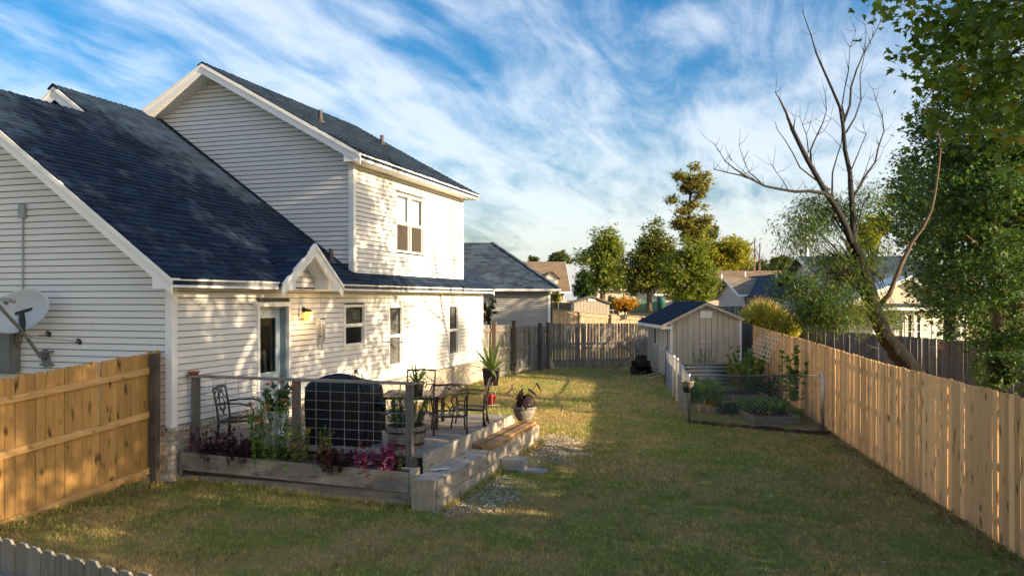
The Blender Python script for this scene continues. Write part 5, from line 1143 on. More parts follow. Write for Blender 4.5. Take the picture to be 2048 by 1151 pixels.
bush('trailing vine tangle spilling beyond the front bed', 6.75, 19.5, -.05, .2, .25, l_garden, 25, .1, 60, T_L, 20)
bush('blue green leafy weeds beside the front raised bed', 5.25, 20.3, -.03, .25, .22, l_dark, 30, .11, 61)
vt = thing('climbing_vine', 'tall broad leaved vine climbing in front of the pine fence', 'vine', (6.98, 20.2, 0), 0)
sprig_cloud(vt, l_garden, 12, .2, .1, 1.5, .12, 62, lp=20, tmpl=T_M, spread=.14)
MB().beam((.55, .9, 1.25), (.15, .2, .7), .02, .02).obj('stake', m_iron, vt)
gw = thing('garden_weeds', 'low mixed weeds and clippings on the garden soil', 'weeds', (5.4, 19.5, -.06), 0); gw['kind'] = 'stuff'
g_ = np.random.default_rng(77); n_ = 5200; x = g_.uniform(-1.15, 1.4, n_); y = g_.uniform(-.9, 6.2, n_); k = (x + 5.4 < RF(y + 19.5) - .1) & (x + 5.4 > 4.18 + .118 * (y + .6)) & (y + 19.5 > 18.65 - .45 * (x + 5.4 - 4.1))
x, y = x[k], y[k]; V, Fc = leaf_geo(np.stack([x, y, gz(x + 5.4, y + 19.5) + .06 + .03 * g_.random(len(x))], -1), .075, T_L, g_, 1.0, -.4); o = link('weed_leaves', fast_mesh('weed_leaves', V, Fc, l_garden), gw); o['kind'] = 'stuff'

b = MB(); n_ = 26; br_ = random.Random(3); vs = []
for i in range(n_ + 1):
    f = i / n_; x, y = CG[0] + (6.8 - CG[0]) * f, CG[1] - .08 + (17.55 - CG[1]) * f; z = g1(x, y); w = .14 + br_.uniform(-.04, .05); h = .05 + br_.uniform(-.015, .03)
    vs += [(x - .4 * w, y - .9 * w, z - .02), (x - .15 * w, y - .35 * w, z + h), (x + .15 * w, y + .35 * w, z + h * .9), (x + .4 * w, y + .9 * w, z - .02)]
b.add(vs, [(i * 4 + k, i * 4 + k + 1, i * 4 + k + 5, i * 4 + k + 4) for i in range(n_) for k in range(3)]); b.obj('soil_border', m_soil, None, True)['kind'] = 'structure'
# ------------------------------------------------------------------ neighbouring houses
def shingle_plane(par, nm, m, o, U, Sv, smax, lim, expo=.15, wmean=.32, seed=1):
    r = random.Random(seed); o = Vector(o); U = Vector(U).normalized(); Sv = Vector(Sv).normalized(); Nn = U.cross(Sv).normalized()
    if Nn.z < 0: Nn = -Nn
    b = MB(); s = 0.0
    while s < smax - .03:
        l0, l1 = lim(min(s + expo * .5, smax)); u = l0 - r.uniform(0, wmean)
        while u < l1:
            w = wmean * r.uniform(.6, 1.4); a, c = max(u, l0), min(u + w - .006, l1); u += w
            if c - a < .04: continue
            t = .012 + r.choice((0, .006)); s1 = min(s + expo + .02, smax); P_ = lambda uu, ss, tt: tuple(o + U * uu + Sv * ss + Nn * tt)
            b.add([P_(a, s, -.01), P_(a, s, t), P_(a, s1, -.01), P_(a, s1, .003), P_(c, s, -.01), P_(c, s, t), P_(c, s1, -.01), P_(c, s1, .003)], BOXF)
        s += expo
    q = b.obj(nm, m, par); q['kind'] = 'stuff'; return q
def laps(par, x0, x1, y, z0, z1, m, axis='x', out=-1, e=.1016):
    b = MB(); z = z0
    while z < z1 - .02:
        zt_ = min(z + e, z1); vs = [(a, o_, zz_) for a in (x0, x1) for o_, zz_ in ((0, z + .006), (.018 * out, z + .006), (.02 * out, z + .016), (.002 * out, zt_), (0, zt_))]
        vs = [(a, y + o_, zz_) if axis == 'x' else (y + o_, a, zz_) for a, o_, zz_ in vs]; b.add(vs, [(0,1,2,3,4),(5,9,8,7,6),(0,5,6,1),(1,6,7,2),(2,7,8,3),(3,8,9,4)]); z += e
    q = b.obj('siding', m, par); q['kind'] = 'stuff'; return q
m_bluesiding = siding_mat('slate_siding', (.40, .385, .36)); m_cream2 = siding_mat('tan_siding', (.56, .50, .41)); m_white2 = siding_mat('white_siding', (.66, .65, .62)); m_pinkish = siding_mat('pinkish_siding', (.58, .51, .46))
nb = thing('neighbour_house', 'grey sided house with slate blue hip roof behind the gate', 'house', (0, 0, 0))
X1, Y0, ZE_, rr, pp = 2.05, 35.7, 3.26, 2.97, .737; XL = -9
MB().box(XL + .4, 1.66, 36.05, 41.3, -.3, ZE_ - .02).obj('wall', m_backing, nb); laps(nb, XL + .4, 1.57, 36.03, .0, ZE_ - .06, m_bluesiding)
MB().box(1.57, 1.69, 36.0, 36.1, -.2, ZE_ - .05).obj('corner_board', m_trim, nb); MB().box(1.66, 1.70, 36.1, 41.3, -.2, ZE_ - .05).obj('side_wall', m_bluesiding, nb)
Yr = Y0 + rr; Zr = ZE_ + pp * rr; Y1 = Y0 + 2 * rr; e = .016
MB().add([(XL, Y0, ZE_ - e), (X1, Y0, ZE_ - e), (X1 - rr, Yr, Zr - e), (XL, Yr, Zr - e), (X1, Y1, ZE_ - e), (XL, Y1, ZE_ - e), (XL, Y0, ZE_ - .12), (X1, Y0, ZE_ - .12), (X1, Y1, ZE_ - .12), (XL, Y1, ZE_ - .12)], [(0,1,2,3),(1,4,2),(4,5,3,2),(0,6,7,1),(1,7,8,4),(4,8,9,5),(6,9,8,7),(0,3,5,9,6)]).obj('roof', m_shingle_far, nb)
ll = math.hypot(1, pp); shingle_plane(nb, 'shingles', m_shingle_far, (XL, Y0 - .02, ZE_ - .012), (1, 0, 0), (0, 1, pp), rr * ll, lambda s: (2.5, X1 - XL - s / ll), seed=3)
shingle_plane(nb, 'shingles', m_shingle_far, (X1, Y0, ZE_), (0, 1, 0), (-1, 0, pp), rr * ll, lambda s: (s / ll, 2 * rr - s / ll), seed=4)
b = MB(); k = 22
for i in range(k): f0, f1 = i / k, (i + 1.1) / k; b.beam((X1 - rr * f0, Y0 + rr * f0, ZE_ + pp * rr * f0 + .015), (X1 - rr * f1, Y0 + rr * f1, ZE_ + pp * rr * f1 + .008), .2, .02)
b.obj('hip_cap', m_shingle_far, nb)
b = MB(); b.box(XL, X1 + .06, Y0 - .1, Y0 - .0, ZE_ - .13, ZE_ - .03); b.box(X1 + .0, X1 + .08, Y0 + .004, Y1, ZE_ - .13, ZE_ - .03); b.obj('gutter', m_trim, nb); MB().box(XL, X1, Y0 + .01, Y0 + .36, ZE_ - .15, ZE_ - .132).obj('soffit', m_trim, nb)
b = MB(); b.tube([(X1 + .03, Y0 + .3, ZE_ - .1), (X1 - .1, Y0 + .3, ZE_ - .3), (1.74, Y0 + .4, ZE_ - .5), (1.74, Y0 + .45, 0)], .04, 6); b.obj('downspout', m_blackp, nb)
def house_gable(name, label, x0, x1, y0, y1, zg, ze, zr, mwall, mroof, ov=.35, wins=(), front=True, axis='x', rows=True, seed=1, pipes=()):
    """axis 'x': ridge runs along x, the roof slope faces the camera; 'y': the gable faces the camera"""
    t = thing(name, label, 'house', (x0, y0, zg)); w, d = x1 - x0, y1 - y0; H = ze - zg; HR = zr - zg
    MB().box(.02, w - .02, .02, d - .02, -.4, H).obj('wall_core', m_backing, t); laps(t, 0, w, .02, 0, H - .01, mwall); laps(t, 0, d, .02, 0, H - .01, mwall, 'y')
    laps(t, 0, d, w - .02, 0, H - .01, mwall, 'y', 1)
    for x in (-.02, w - .07): MB().box(x, x + .09, -.03, .0, 0, H - .02).obj('corner_board', m_trim, t)
    if axis == 'x':
        ym = d / 2; p = (HR - H) / (ym + ov); b = MB()
        b.add([(x, y, z) for x in (-ov, w + ov) for y, z in ((-ov, H), (ym, HR), (d + ov, H), (d + ov, H - .12), (ym, HR - .12), (-ov, H - .12))], [(0,1,7,6),(1,2,8,7),(2,3,9,8),(3,4,10,9),(4,5,11,10),(5,0,6,11),(0,5,4,1),(1,4,3,2),(6,7,10,11),(7,8,9,10)]); b.obj('roof', mroof, t)
        b = MB()
        for x in (.0, w - .02): b.add([(xx, y, z) for xx in (x, x + .02) for y, z in ((0, H), (d, H), (ym, HR - .14))], [(0,1,2),(3,5,4),(0,3,4,1),(1,4,5,2),(2,5,3,0)])
        b.obj('gable_wall', mwall, t); q = math.hypot(1, p)
        if rows: shingle_plane(t, 'shingles', mroof, (-ov, -ov - .01, H + .004), (1, 0, 0), (0, 1, p), (ym + ov) * q, lambda s: (0, w + 2 * ov), .2, .45, seed)
        MB().box(-ov, w + ov, -ov - .04, -ov - .002, H - .16, H - .01).obj('fascia', m_trim, t); MB().box(-ov, w + ov, -ov + .01, 0, H - .15, H - .13).obj('soffit', m_trim, t)
        for x in (-ov - .03, w + ov):
            MB().add([(xx, y, z) for xx in (x, x + .03) for y, z in ((-ov, H + .01), (ym, HR + .01), (ym, HR - .17), (-ov, H - .17))], [(0,1,2,3),(4,7,6,5),(0,4,5,1),(1,5,6,2),(2,6,7,3),(3,7,4,0)]).obj('rake_board', m_trim, t)
        for (px_, f) in pipes: MB().lathe([(.1, -.1), (.06, .0), (.06, .42), (.0, .42)], 8, (px_, -ov + (ym + ov) * f, H + p * (ym + ov) * f)).obj('vent_pipe', m_trim, t)
    else:
        xm = w / 2; b = MB(); b.add([(x, y, z) for y in (-ov, d) for x, z in ((-ov, H), (xm, HR), (w + ov, H), (w + ov, H - .12), (xm, HR - .12), (-ov, H - .12))], [(0,1,7,6),(1,2,8,7),(2,3,9,8),(3,4,10,9),(4,5,11,10),(5,0,6,11),(0,5,4,1),(1,4,3,2),(6,7,10,11),(7,8,9,10)]); b.obj('roof', mroof, t)
        MB().prism([(.0, H), (w, H), (xm, HR - .16)], lambda a, c, tt: (a, tt, c), .0, .03).obj('gable_wall', mwall, t)
        for s_ in (0, 1):
            xa = -ov if s_ == 0 else w + ov; MB().add([(x, y, z) for y in (-ov - .03, -ov) for x, z in ((xa, H + .01), (xm, HR + .01), (xm, HR - .18), (xa, H - .17))], [(0,1,2,3),(4,7,6,5),(0,4,5,1),(1,5,6,2),(2,6,7,3),(3,7,4,0)]).obj('rake_board', m_trim, t)
    for wx, wz, ww, wh in wins:
        b = MB(); f = .07; b.box(wx - f, wx, -.05, -.015, wz - f, wz + wh + f); b.box(wx + ww, wx + ww + f, -.05, -.015, wz - f, wz + wh + f); b.box(wx, wx + ww, -.05, -.015, wz - f, wz); b.box(wx, wx + ww, -.05, -.015, wz + wh, wz + wh + f); q = b.obj('window', m_trim, t)
        MB().box(wx, wx + ww, -.024, -.018, wz, wz + wh).obj('pane', m_dark, q); b = MB()
        for i in (1, 2): b.box(wx, wx + ww, -.034, -.026, wz + wh * i / 3 - .015, wz + wh * i / 3 + .015)
        b.box(wx + ww / 2 - .015, wx + ww / 2 + .015, -.042, -.035, wz, wz + wh); b.obj('muntin', m_trim, q)
    return t
# brown roofed house with dormer, tan ranch houses
a = P(1020, 583, 78); c = P(1118, 583, 78); hb = house_gable('brick_house', 'house with big sunlit brown roof and one gabled dormer', P(985, 0, 78).x, P(1128, 0, 78).x, 78, 92, .6, a.z, P(0, 523, 85).z, m_brick, m_brown_roof, .6, seed=5)
q = P(1103, 560, 79.5) - Vector(hb.location); b = MB(); b.box(q.x - .62, q.x + .62, q.y - .3, q.y + 3, q.z - .9, q.z + .25); b.prism([(q.x - .62, q.z + .25), (q.x + .62, q.z + .25), (q.x, q.z + .78)], lambda a_, c_, t: (a_, t, c_), q.y - .3, q.y + 2); dm = b.obj('dormer', m_cream2, hb)
b = MB(); b.prism([(q.x - .85, q.z + .12), (q.x, q.z + .82), (q.x + .85, q.z + .12), (q.x + .85, q.z + .22), (q.x, q.z + .93), (q.x - .85, q.z + .22)], lambda a_, c_, t: (a_, t, c_), q.y - .5, q.y + 4); b.obj('dormer_roof', m_brown_roof, dm); MB().box(q.x - .25, q.x + .3, q.y - .34, q.y - .302, q.z - .75, q.z + .1).obj('dormer_window', m_jamb, dm)
q = P(1128, 600, 77.6) - Vector(hb.location); MB().box(q.x - .55, q.x + .3, -.06, -.03, .2, 2.1).obj('garage_door', m_cream2, hb)
house_gable('ranch_house', 'long tan house with brown roof and four vent pipes', P(1318, 0, 62).x, P(1600, 0, 62).x, 62, 74, .45, P(0, 587, 62).z, P(0, 541, 68).z, m_cream2, m_brown_roof, .4, seed=6, pipes=((4.6, .55), (5.6, .60), (4.9, .2), (7.7, .72)), wins=((3.0, 1.0, .8, 1.0),))
a = P(1470, 0, 54); rb = house_gable('gabled_wing', 'tan gabled wing with tan roof and small white window', P(1487, 0, 54).x, P(1575, 0, 54).x, 54, 60.5, .4, P(0, 588, 54).z, P(0, 556, 57).z, m_pinkish, m_tan_roof, .45, seed=7, wins=((1.75, 1.0, .45, .62),))
MB().box(-.03, -.02, 1.2, 2.0, .6, 1.8).obj('side_window', m_trim, rb)
house_gable('grey_roof_house', 'shadowed house with dull brown roof behind the tall trees', P(1195, 0, 84).x, P(1318, 0, 84).x, 84, 97, .6, P(0, 577, 84).z, P(0, 541, 90).z, m_cream2, m_tan_roof, .4, seed=8, wins=((1.0, .6, 1.2, 1.3), (5.0, .5, 2.2, 1.6)))
house_gable('gable_house', 'grey house with small white gable behind the leaning tree', P(1572, 0, 47).x, P(1690, 0, 47).x, 47, 60, .2, P(0, 590, 47).z, P(0, 530, 47).z - .3, m_white2, m_shingle_far, .35, axis='y', seed=9, wins=((.7, .9, .8, 1.1),))
h2 = house_gable('carport_house', 'white sided house with lit gable and carport posts at the right', P(1700, 0, 40).x, P(1935, 0, 40).x, 40, 52, -.1, P(0, 612, 40).z, P(0, 512, 46).z, m_white2, m_shingle_far, .5, seed=10, wins=((2.6, .9, .8, 1.2),))
for i, px in enumerate((1748, 1812, 1830, 1866, 1884, 1918)):
    q = P(px, 640, 38.8) - Vector(h2.location); MB().box(q.x - .07, q.x + .07, q.y - .07, q.y + .07, -.3, 2.35).obj('carport_post', m_trim, h2)
q0 = P(1735, 0, 38.6).x - h2.location.x; q1 = P(1945, 0, 38.6).x - h2.location.x
MB().box(q0, q1, -1.6, -1.2, 2.352, 2.55).obj('carport_beam', m_trim, h2); MB().add([(q0, -1.7, 2.56), (q1, -1.7, 2.56), (q1, .1, 2.75), (q0, .1, 2.75), (q0, -1.7, 2.63), (q1, -1.7, 2.63), (q1, .1, 2.95), (q0, .1, 2.95)], [(0,1,2,3),(4,7,6,5),(0,4,5,1),(1,5,6,2),(2,6,7,3),(3,7,4,0)]).obj('carport_roof', m_shingle_far, h2)
gw_ = P(1800, 0, 39).x - h2.location.x; MB().prism([(gw_ - 2.6, 2.57), (gw_ + 1.9, 2.57), (gw_ + .2, 3.75)], lambda a_, c_, t: (a_, t, c_), -1.45, -1.3).obj('front_gable', m_cream2, h2)
for s_, xa in ((0, gw_ - 2.9), (1, gw_ + 2.2)): MB().add([(x, y, z) for y in (-1.75, .5) for x, z in ((xa, 2.48), (gw_ + .2, 3.80), (gw_ + .2, 3.98), (xa, 2.66))], BOXF if False else [(0,1,2,3),(4,7,6,5),(0,4,5,1),(1,5,6,2),(2,6,7,3),(3,7,4,0)]).obj('front_gable_roof', m_trim if s_ == 0 else m_trim, h2)
# small far shed and outbuildings
a = P(1148, 0, 52); s2 = thing('garden_shed', 'small beige gabled shed beyond the sunlit fence', 'shed', (a.x, 52, .35)); w = P(1219, 0, 52).x - a.x; hz_ = P(0, 606, 52).z - .35; hr = P(0, 592.5, 52).z - .35
MB().box(.02, w - .02, .03, 3, 0, hz_).obj('wall', m_t111, s2); MB().prism([(.02, hz_), (w - .02, hz_), (w / 2, hr - .08)], lambda a_, c_, t: (a_, t, c_), .03, 3).obj('gable_wall', m_t111, s2)
for i in range(11): x = w * i / 11; MB().box(x + .01, x + w / 11 - .01, .0, .026, 0, hz_ + (hr - .1 - hz_) * (1 - abs(i + .5 - 5.5) / 5.5) * .86).obj('panel', m_t111, s2)
MB().prism([(-.12, hz_ - .04), (w / 2, hr - .02), (w + .12, hz_ - .04), (w + .12, hz_ + .05), (w / 2, hr + .07), (-.12, hz_ + .05)], lambda a_, c_, t: (a_, t, c_), -.1, 3.1).obj('roof', m_tan_roof, s2); MB().box(w / 2 - .25, w / 2 + .25, -.03, -.002, hz_ + .12, hz_ + .3).obj('vent', m_trim, s2)
a = P(1262, 0, 60); s3 = thing('garden_shed', 'far shed with green metal roof edge beside the pine', 'shed', (a.x, 60, .4)); MB().box(0, 2.2, 0, 2.2, 0, 1.5).obj('wall', m_t111, s3); b = MB()
for k in range(11): b.box(k * .24 - .2, k * .24 + .02, -.3, -.2 + .02 * (k % 2), 1.5, 2.35)
b.obj('roof_sheet', basic('green_sheet', (.10, .20, .14), .5), s3); MB().box(-.2, 2.42, -.2, 2.4, 1.502, 2.3).obj('roof', m_tan_roof, s3)
bn = MB().lathe([(.25, 0), (.30, .8), (.31, .95), (.0, 1.0)], 10).obj('trash_bin', basic('green_bin', (.02, .10, .08), .5), None, True); bn.location = P(1322, 604, 56) - Vector((0, 0, .6)); tag(bn, 'dark green bin standing by the far tan house', 'bin')
MB().tube([P(1613, 545, 120), P(1613, 432, 120)], [.35, .16], 8).obj('utility_pole', m_galv); tag(bpy.data.objects['utility_pole'], 'slim pale utility pole above the far roofs', 'pole')
sg = MB().box(-.13, .13, -.012, .012, -.15, .15).obj('notice_board', basic('faded_pink_sign', (.55, .36, .33), .7)); sg.location = P(1883, 690, 27.45); tag(sg, 'small faded pink sign on the dark neighbour fence', 'sign')
# ------------------------------------------------------------------ trees
def lob(px, py, Y, rx, ry, rd=None):
    c = P(px, py, Y); k = Y / F; return (c.x, c.y, c.z, rx * k, (rd if rd is not None else rx) * k, ry * k)
def trk(Y, pts): return [(*P(px, py, Y + (dy if len(q) else 0)), r) for px, py, r, *q in pts for dy in ([q[0]] if q else [0])]
# leaning dead-topped willow: limbs traced with their own depths
WY = 19.0
wt = thing('leaning_tree', 'dark leaning tree with bare dead branches and feathery lower foliage', 'tree', P(1825, 742, WY + .2))
wb = Vector(wt.location)
def limb(pts, r0, r1, d0=0, d1=0, seg=6):
    n = len(pts); return [P(x, y, WY + d0 + (d1 - d0) * i / (n - 1)) - wb for i, (x, y) in enumerate(pts)], [(r0 + (r1 - r0) * (i / (n - 1)) ** .8) * 1.0 for i in range(n)], seg
tp_, tr_, _ = limb([(1880, 850), (1850, 785), (1825, 742), (1795, 706), (1770, 672), (1748, 622), (1738, 575), (1722, 525), (1704, 488)], .27, .115)
_p, _r = [], []; tjr = random.Random(8)
for i in range(len(tp_) - 1):
    for k in range(5):
        f = k / 5; _p.append(tp_[i].lerp(tp_[i + 1], f) + Vector((tjr.gauss(0, .012), tjr.gauss(0, .012), 0))); _r.append((tr_[i] + (tr_[i + 1] - tr_[i]) * f) * tjr.uniform(.92, 1.1))
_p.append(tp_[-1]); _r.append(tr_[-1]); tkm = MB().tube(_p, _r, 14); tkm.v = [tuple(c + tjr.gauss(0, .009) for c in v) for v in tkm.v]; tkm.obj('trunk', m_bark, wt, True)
kb = MB()
for f, s_ in ((3, .13), (4, .10), (2, .12)): q = tp_[f] + Vector((-.12, -.12, .05)); kb.lathe([(0, -s_), (s_ * .7, -s_ * .7), (s_, 0), (s_ * .7, s_ * .7), (0, s_)], 8, tuple(q))
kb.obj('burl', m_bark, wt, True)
LIMBS = [
 ([(1704, 490), (1692, 452), (1672, 415), (1655, 390), (1635, 355), (1615, 320), (1600, 290), (1583, 255)], .125, .06, 0, -.6),
 ([(1583, 255), (1572, 225), (1560, 200), (1551, 185)], .055, .012, -.6, -.9), ([(1587, 262), (1588, 250), (1590, 238)], .03, .015, -.6, -.5),
 ([(1662, 398), (1648, 386), (1620, 382), (1590, 383), (1560, 378), (1530, 372), (1500, 357), (1480, 350), (1455, 345), (1428, 338)], .075, .012, -.2, -1.6),
 ([(1500, 357), (1470, 338), (1450, 322), (1440, 305), (1431, 290)], .03, .006, -1.2, -1.7), ([(1525, 368), (1505, 350), (1498, 345), (1487, 320), (1478, 290)], .025, .006, -1.0, -.7),
 ([(1575, 378), (1565, 360), (1553, 345), (1546, 332)], .018, .006, -.8, -.4), ([(1510, 360), (1490, 345), (1465, 322)], .018, .005, -1.1, -1.4),
 ([(1706, 490), (1706, 430), (1702, 385), (1700, 345), (1690, 300), (1686, 250), (1680, 215), (1665, 180), (1645, 135), (1632, 105), (1622, 70), (1608, 32)], .12, .012, 0, .5),
 ([(1687, 245), (1700, 210), (1702, 175), (1713, 140), (1728, 105), (1745, 75), (1760, 45), (1771, 33)], .05, .008, .3, 1.4), ([(1727, 105), (1731, 80), (1731, 50)], .015, .005, .9, 1.2),
 ([(1690, 240), (1684, 210), (1690, 175), (1697, 140), (1700, 95), (1712, 62)], .03, .005, .3, -.3), ([(1692, 265), (1710, 235), (1722, 200), (1720, 150), (1730, 105), (1742, 90)], .035, .006, .3, .9),
 ([(1703, 400), (1718, 375), (1735, 345), (1750, 325), (1758, 290), (1768, 262), (1765, 235), (1752, 200), (1746, 178)], .05, .007, .1, .9), ([(1748, 328), (1760, 315), (1768, 295)], .015, .005, .5, .6), ([(1712, 385), (1728, 350), (1738, 320)], .025, .008, .1, -.2),
 ([(1703, 338), (1715, 310), (1725, 285), (1732, 268), (1728, 256)], .025, .006, .1, -.4), ([(1622, 325), (1621, 300), (1634, 270), (1646, 245), (1653, 220), (1650, 185)], .04, .008, -.4, .2),
 ([(1617, 305), (1613, 270), (1605, 250), (1600, 235)], .022, .006, -.4, -.8), ([(1613, 268), (1618, 256), (1620, 248)], .012, .006, -.6, -.6), ([(1634, 270), (1648, 262), (1660, 240), (1668, 205)], .014, .005, -.2, .1),
 ([(1660, 380), (1628, 357), (1600, 335), (1585, 305), (1570, 280), (1555, 260), (1550, 243)], .035, .007, -.2, -1.2), ([(1664, 392), (1665, 345), (1675, 310), (1683, 285), (1684, 262)], .035, .01, 0, .4),
 ([(1762, 606), (1778, 590), (1792, 555), (1806, 520), (1826, 480), (1846, 455), (1863, 420), (1871, 380), (1878, 330), (1882, 290), (1873, 252)], .10, .02, 0, -1.0),
 ([(1700, 500), (1690, 480), (1680, 474)], .05, .03, 0, -.3), ([(1756, 697), (1742, 692), (1729, 688)], .03, .012, -.2, -.5), ([(1706, 385), (1690, 410), (1683, 435)], .02, .01, .1, .3), ([(1688, 300), (1660, 270), (1630, 245)], .012, .004, .2, -.2), ([(1690, 262), (1668, 240), (1640, 222)], .010, .004, .2, .5)]
LIMBS = [(q[0], q[1] * .68, q[2] * .75, *q[3:]) for q in LIMBS]
b1, b2 = MB(), MB()
for i, q in enumerate(LIMBS):
    p_, r_, s_ = limb(*q)
    if q[1] > .02: MB().tube(p_, r_, 7).obj('limb', m_barkg if i != 23 else m_barkb, wt, True)
    else: b1.tube(p_, r_, 5)
tw = np.random.default_rng(9)
for q in LIMBS[:20]:
    p_, r_, s_ = limb(*q)
    for k in range(2, len(p_)):
        for j in range(2):
            d = Vector(tw.normal(0, 1, 3)); d.z = abs(d.z) + .4; d.normalize(); l_ = tw.uniform(.15, .5); b1.tube([p_[k], p_[k] + d * l_ * .5, p_[k] + d * l_ + Vector((0, 0, .08))], [.007, .005, .002], 3, False)
b1.obj('twigs', m_barkg, wt)['kind'] = 'stuff'
wl = [lob(*q) for q in ((1600, 450, WY, 38, 60), (1640, 420, WY + .6, 50, 40), (1725, 400, WY + .8, 30, 45), (1590, 560, WY - .6, 40, 40), (1640, 590, WY - .9, 55, 45), (1650, 610, WY - 1, 50, 28), (1700, 560, WY - .5, 40, 50), (1612, 615, WY - .6, 45, 25), (1680, 520, WY + .3, 50, 35), (1740, 500, WY + .8, 35, 50), (1770, 620, WY + .2, 28, 30), (1700, 610, WY - .8, 45, 32))]
rng_ = np.random.default_rng(12); cc = lobe_centres(wl, 200, rng_, .2) - np.array(wb); b = MB()
for q in cc[:90]:
    q = Vector(q); a = tp_[min(8, max(3, int(8 - (q.z - 1.0) / .9)))] if q.z < 4 else tp_[8]; b.tube([a, a.lerp(q, .55) + Vector((0, 0, .25)), q], [.025, .012, .004], 4, False)
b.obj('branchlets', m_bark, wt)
n_ = 20000; k = rng_.integers(0, len(cc), n_); off = rng_.normal(0, 1, (n_, 3)) * np.array([.26, .26, .12]); off[:, 2] -= np.abs(off[:, 0]) * .6
V, Fc = leaf_geo(cc[k] + off, .125, T_L, rng_, .8, .45); o = link('foliage', fast_mesh('foliage', V, Fc, l_willow), wt); o['kind'] = 'stuff'
# big sweetgum on the right
SY = 24.5
tree('sweetgum_tree', 'big dark green sweetgum filling the right edge behind the pine fence', [(*P(1994, 800, SY), .2), (*P(1996, 650, SY), .18), (*P(1990, 450, SY), .15), (*P(1985, 250, SY), .1), (*P(1975, 60, SY), .03)],
     [lob(*q) for q in ((1905, 230, SY, 62, 55), (1895, 130, SY, 52, 65), (1935, 50, SY, 60, 45), (2020, 90, SY, 80, 90), (1960, 120, SY, 95, 100), (1990, 260, SY, 140, 110), (1960, 360, SY, 150, 60), (2030, 400, SY, 130, 110), (1900, 430, SY - .5, 105, 45), (1960, 540, SY, 130, 70), (1890, 590, SY - .8, 70, 40), (1900, 660, SY - 1.2, 75, 30), (2050, 640, SY - .5, 110, 90), (1990, 690, SY - .8, 60, 45), (2130, 300, SY, 120, 250), (1870, 310, SY, 60, 25), (1850, 360, SY - .5, 60, 22), (1820, 410, SY - .8, 50, 18))] + [(13.8, 22.4, 4.9, 1.1, 1.2, 2.5), (13.9, 22.8, 6.4, 1.2, 1.3, 1.6)],
     380, .44, 46000, .15, l_sweet, m_barkb, 14, T_S, limbs=110, droop=.35, seg=12, shell=.3)
tree('bare_trunk_tree', 'second grey trunk at the right edge beside the sweetgum', [(*P(2034, 800, 26.5), .24), (*P(2030, 640, 26.5), .2), (*P(2040, 400, 26.5), .12)], [lob(2080, 420, 26.5, 60, 120), (17.0, 26.2, 5.6, 1.5, 2.2, 2.8)], 110, .5, 9000, .15, l_sweet, m_barkg, 15, T_S, limbs=20)
# maple outside the right edge: its branch tips hang into the frame and its crown shades the yard
MT = (10.6, 6.6)
mt = tree('maple_tree', 'tall yellowing maple whose leafy branches hang into the top right corner', [(*MT, -.3, .32), (10.5, 6.8, 2.5, .27), (10.3, 7.0, 5.5, .2), (10.1, 7.2, 8.5, .12), (10.0, 7.3, 11.5, .04)],
     [(9.6, 6.7, 8.2, 3.0, 3.6, 3.2), (9.8, 9.7, 6.6, 1.8, 2.2, 2.4), (10.4, 4.1, 6.0, 2.8, 2.8, 2.6), (10.5, 2.6, 9.0, 3.2, 2.6, 2.8), (9.5, 8.3, 10.2, 2.2, 2.6, 2.0), (10.2, 7.6, 4.4, 1.6, 2.6, 1.2), (9.8, 3.3, 4.6, 2.4, 2.8, 1.7), (9.6, 7.3, 11.2, 2.4, 3.0, 1.8), (9.6, 5.7, 6.0, 2.2, 2.6, 2.0), (9.4, 12.4, 7.9, 1.5, 1.7, 2.3), (10.2, 4.1, 7.8, 2.2, 2.2, 2.4), (9.9, 10.1, 3.1, 1.0, 1.6, 1.0), (9.9, 10.7, 3.1, 1.0, 1.8, 1.0), (9.9, 9.5, 3.2, 1.0, 1.4, 1.0), (9.6, 12.8, 9.5, 1.2, 1.6, 1.2), (9.6, 10.5, 7.0, 1.5, 1.8, 1.9), (9.6, 12.6, 6.6, 1.2, 1.3, 1.8), (9.5, 10.8, 9.2, 1.5, 1.8, 1.4), (9.7, 13.6, 8.8, 1.0, 1.0, 1.4), (10, 1.9, 4.4, 2, 1.8, 1.5), (9.9, 6.4, 3.2, 1.0, 2.0, .9), (9.9, 5.0, 3.2, 1.0, 2.0, .9), (9.9, 3.6, 3.2, 1.0, 2.0, .9), (9.9, 6.8, 3.6, 1.0, 1.6, .9), (10.1, 4.4, 3.5, 1.0, 2.0, .9), (9.9, 14.3, 7.3, .8, 1.0, 1.6), (9.9, 13.9, 5.8, .8, 1.0, .9), (9.7, 12.0, 8.0, 1.1, 1.3, 1.6)], 780, .55, 46000, .21, l_maple, m_barkg, 16, T_S, limbs=90, shell=.25, seg=12, droop=.3)
mg = np.random.default_rng(19); mc = []
for px, py, Y in ((1795, 12, 8.3), (1830, 25, 8.0), (1870, 35, 7.8), (1905, 55, 7.9), (1945, 40, 7.6), (1990, 60, 7.5), (2030, 40, 7.4), (1890, 90, 7.8), (1930, 100, 7.6), (1975, 120, 7.5), (2020, 110, 7.3), (1840, 108, 8.0), (1855, 105, 7.9), (1960, 165, 7.5), (2010, 175, 7.3), (2045, 150, 7.2), (1895, 165, 7.7), (1925, 150, 7.6), (1905, 235, 7.7), (1945, 230, 7.5), (1990, 235, 7.3), (2030, 225, 7.2), (1880, 225, 7.8), (2045, 290, 7.2), (2010, 20, 7.4), (1960, 10, 7.6), (1920, 8, 7.7)): mc.append(P(px, py, Y))
mo = Vector(mt.location); ba_ = MB()
hubs = [Vector((6.3, 7.5, 5.55)), Vector((6.5, 7.2, 5.0)), Vector((5.9, 7.7, 5.8))]
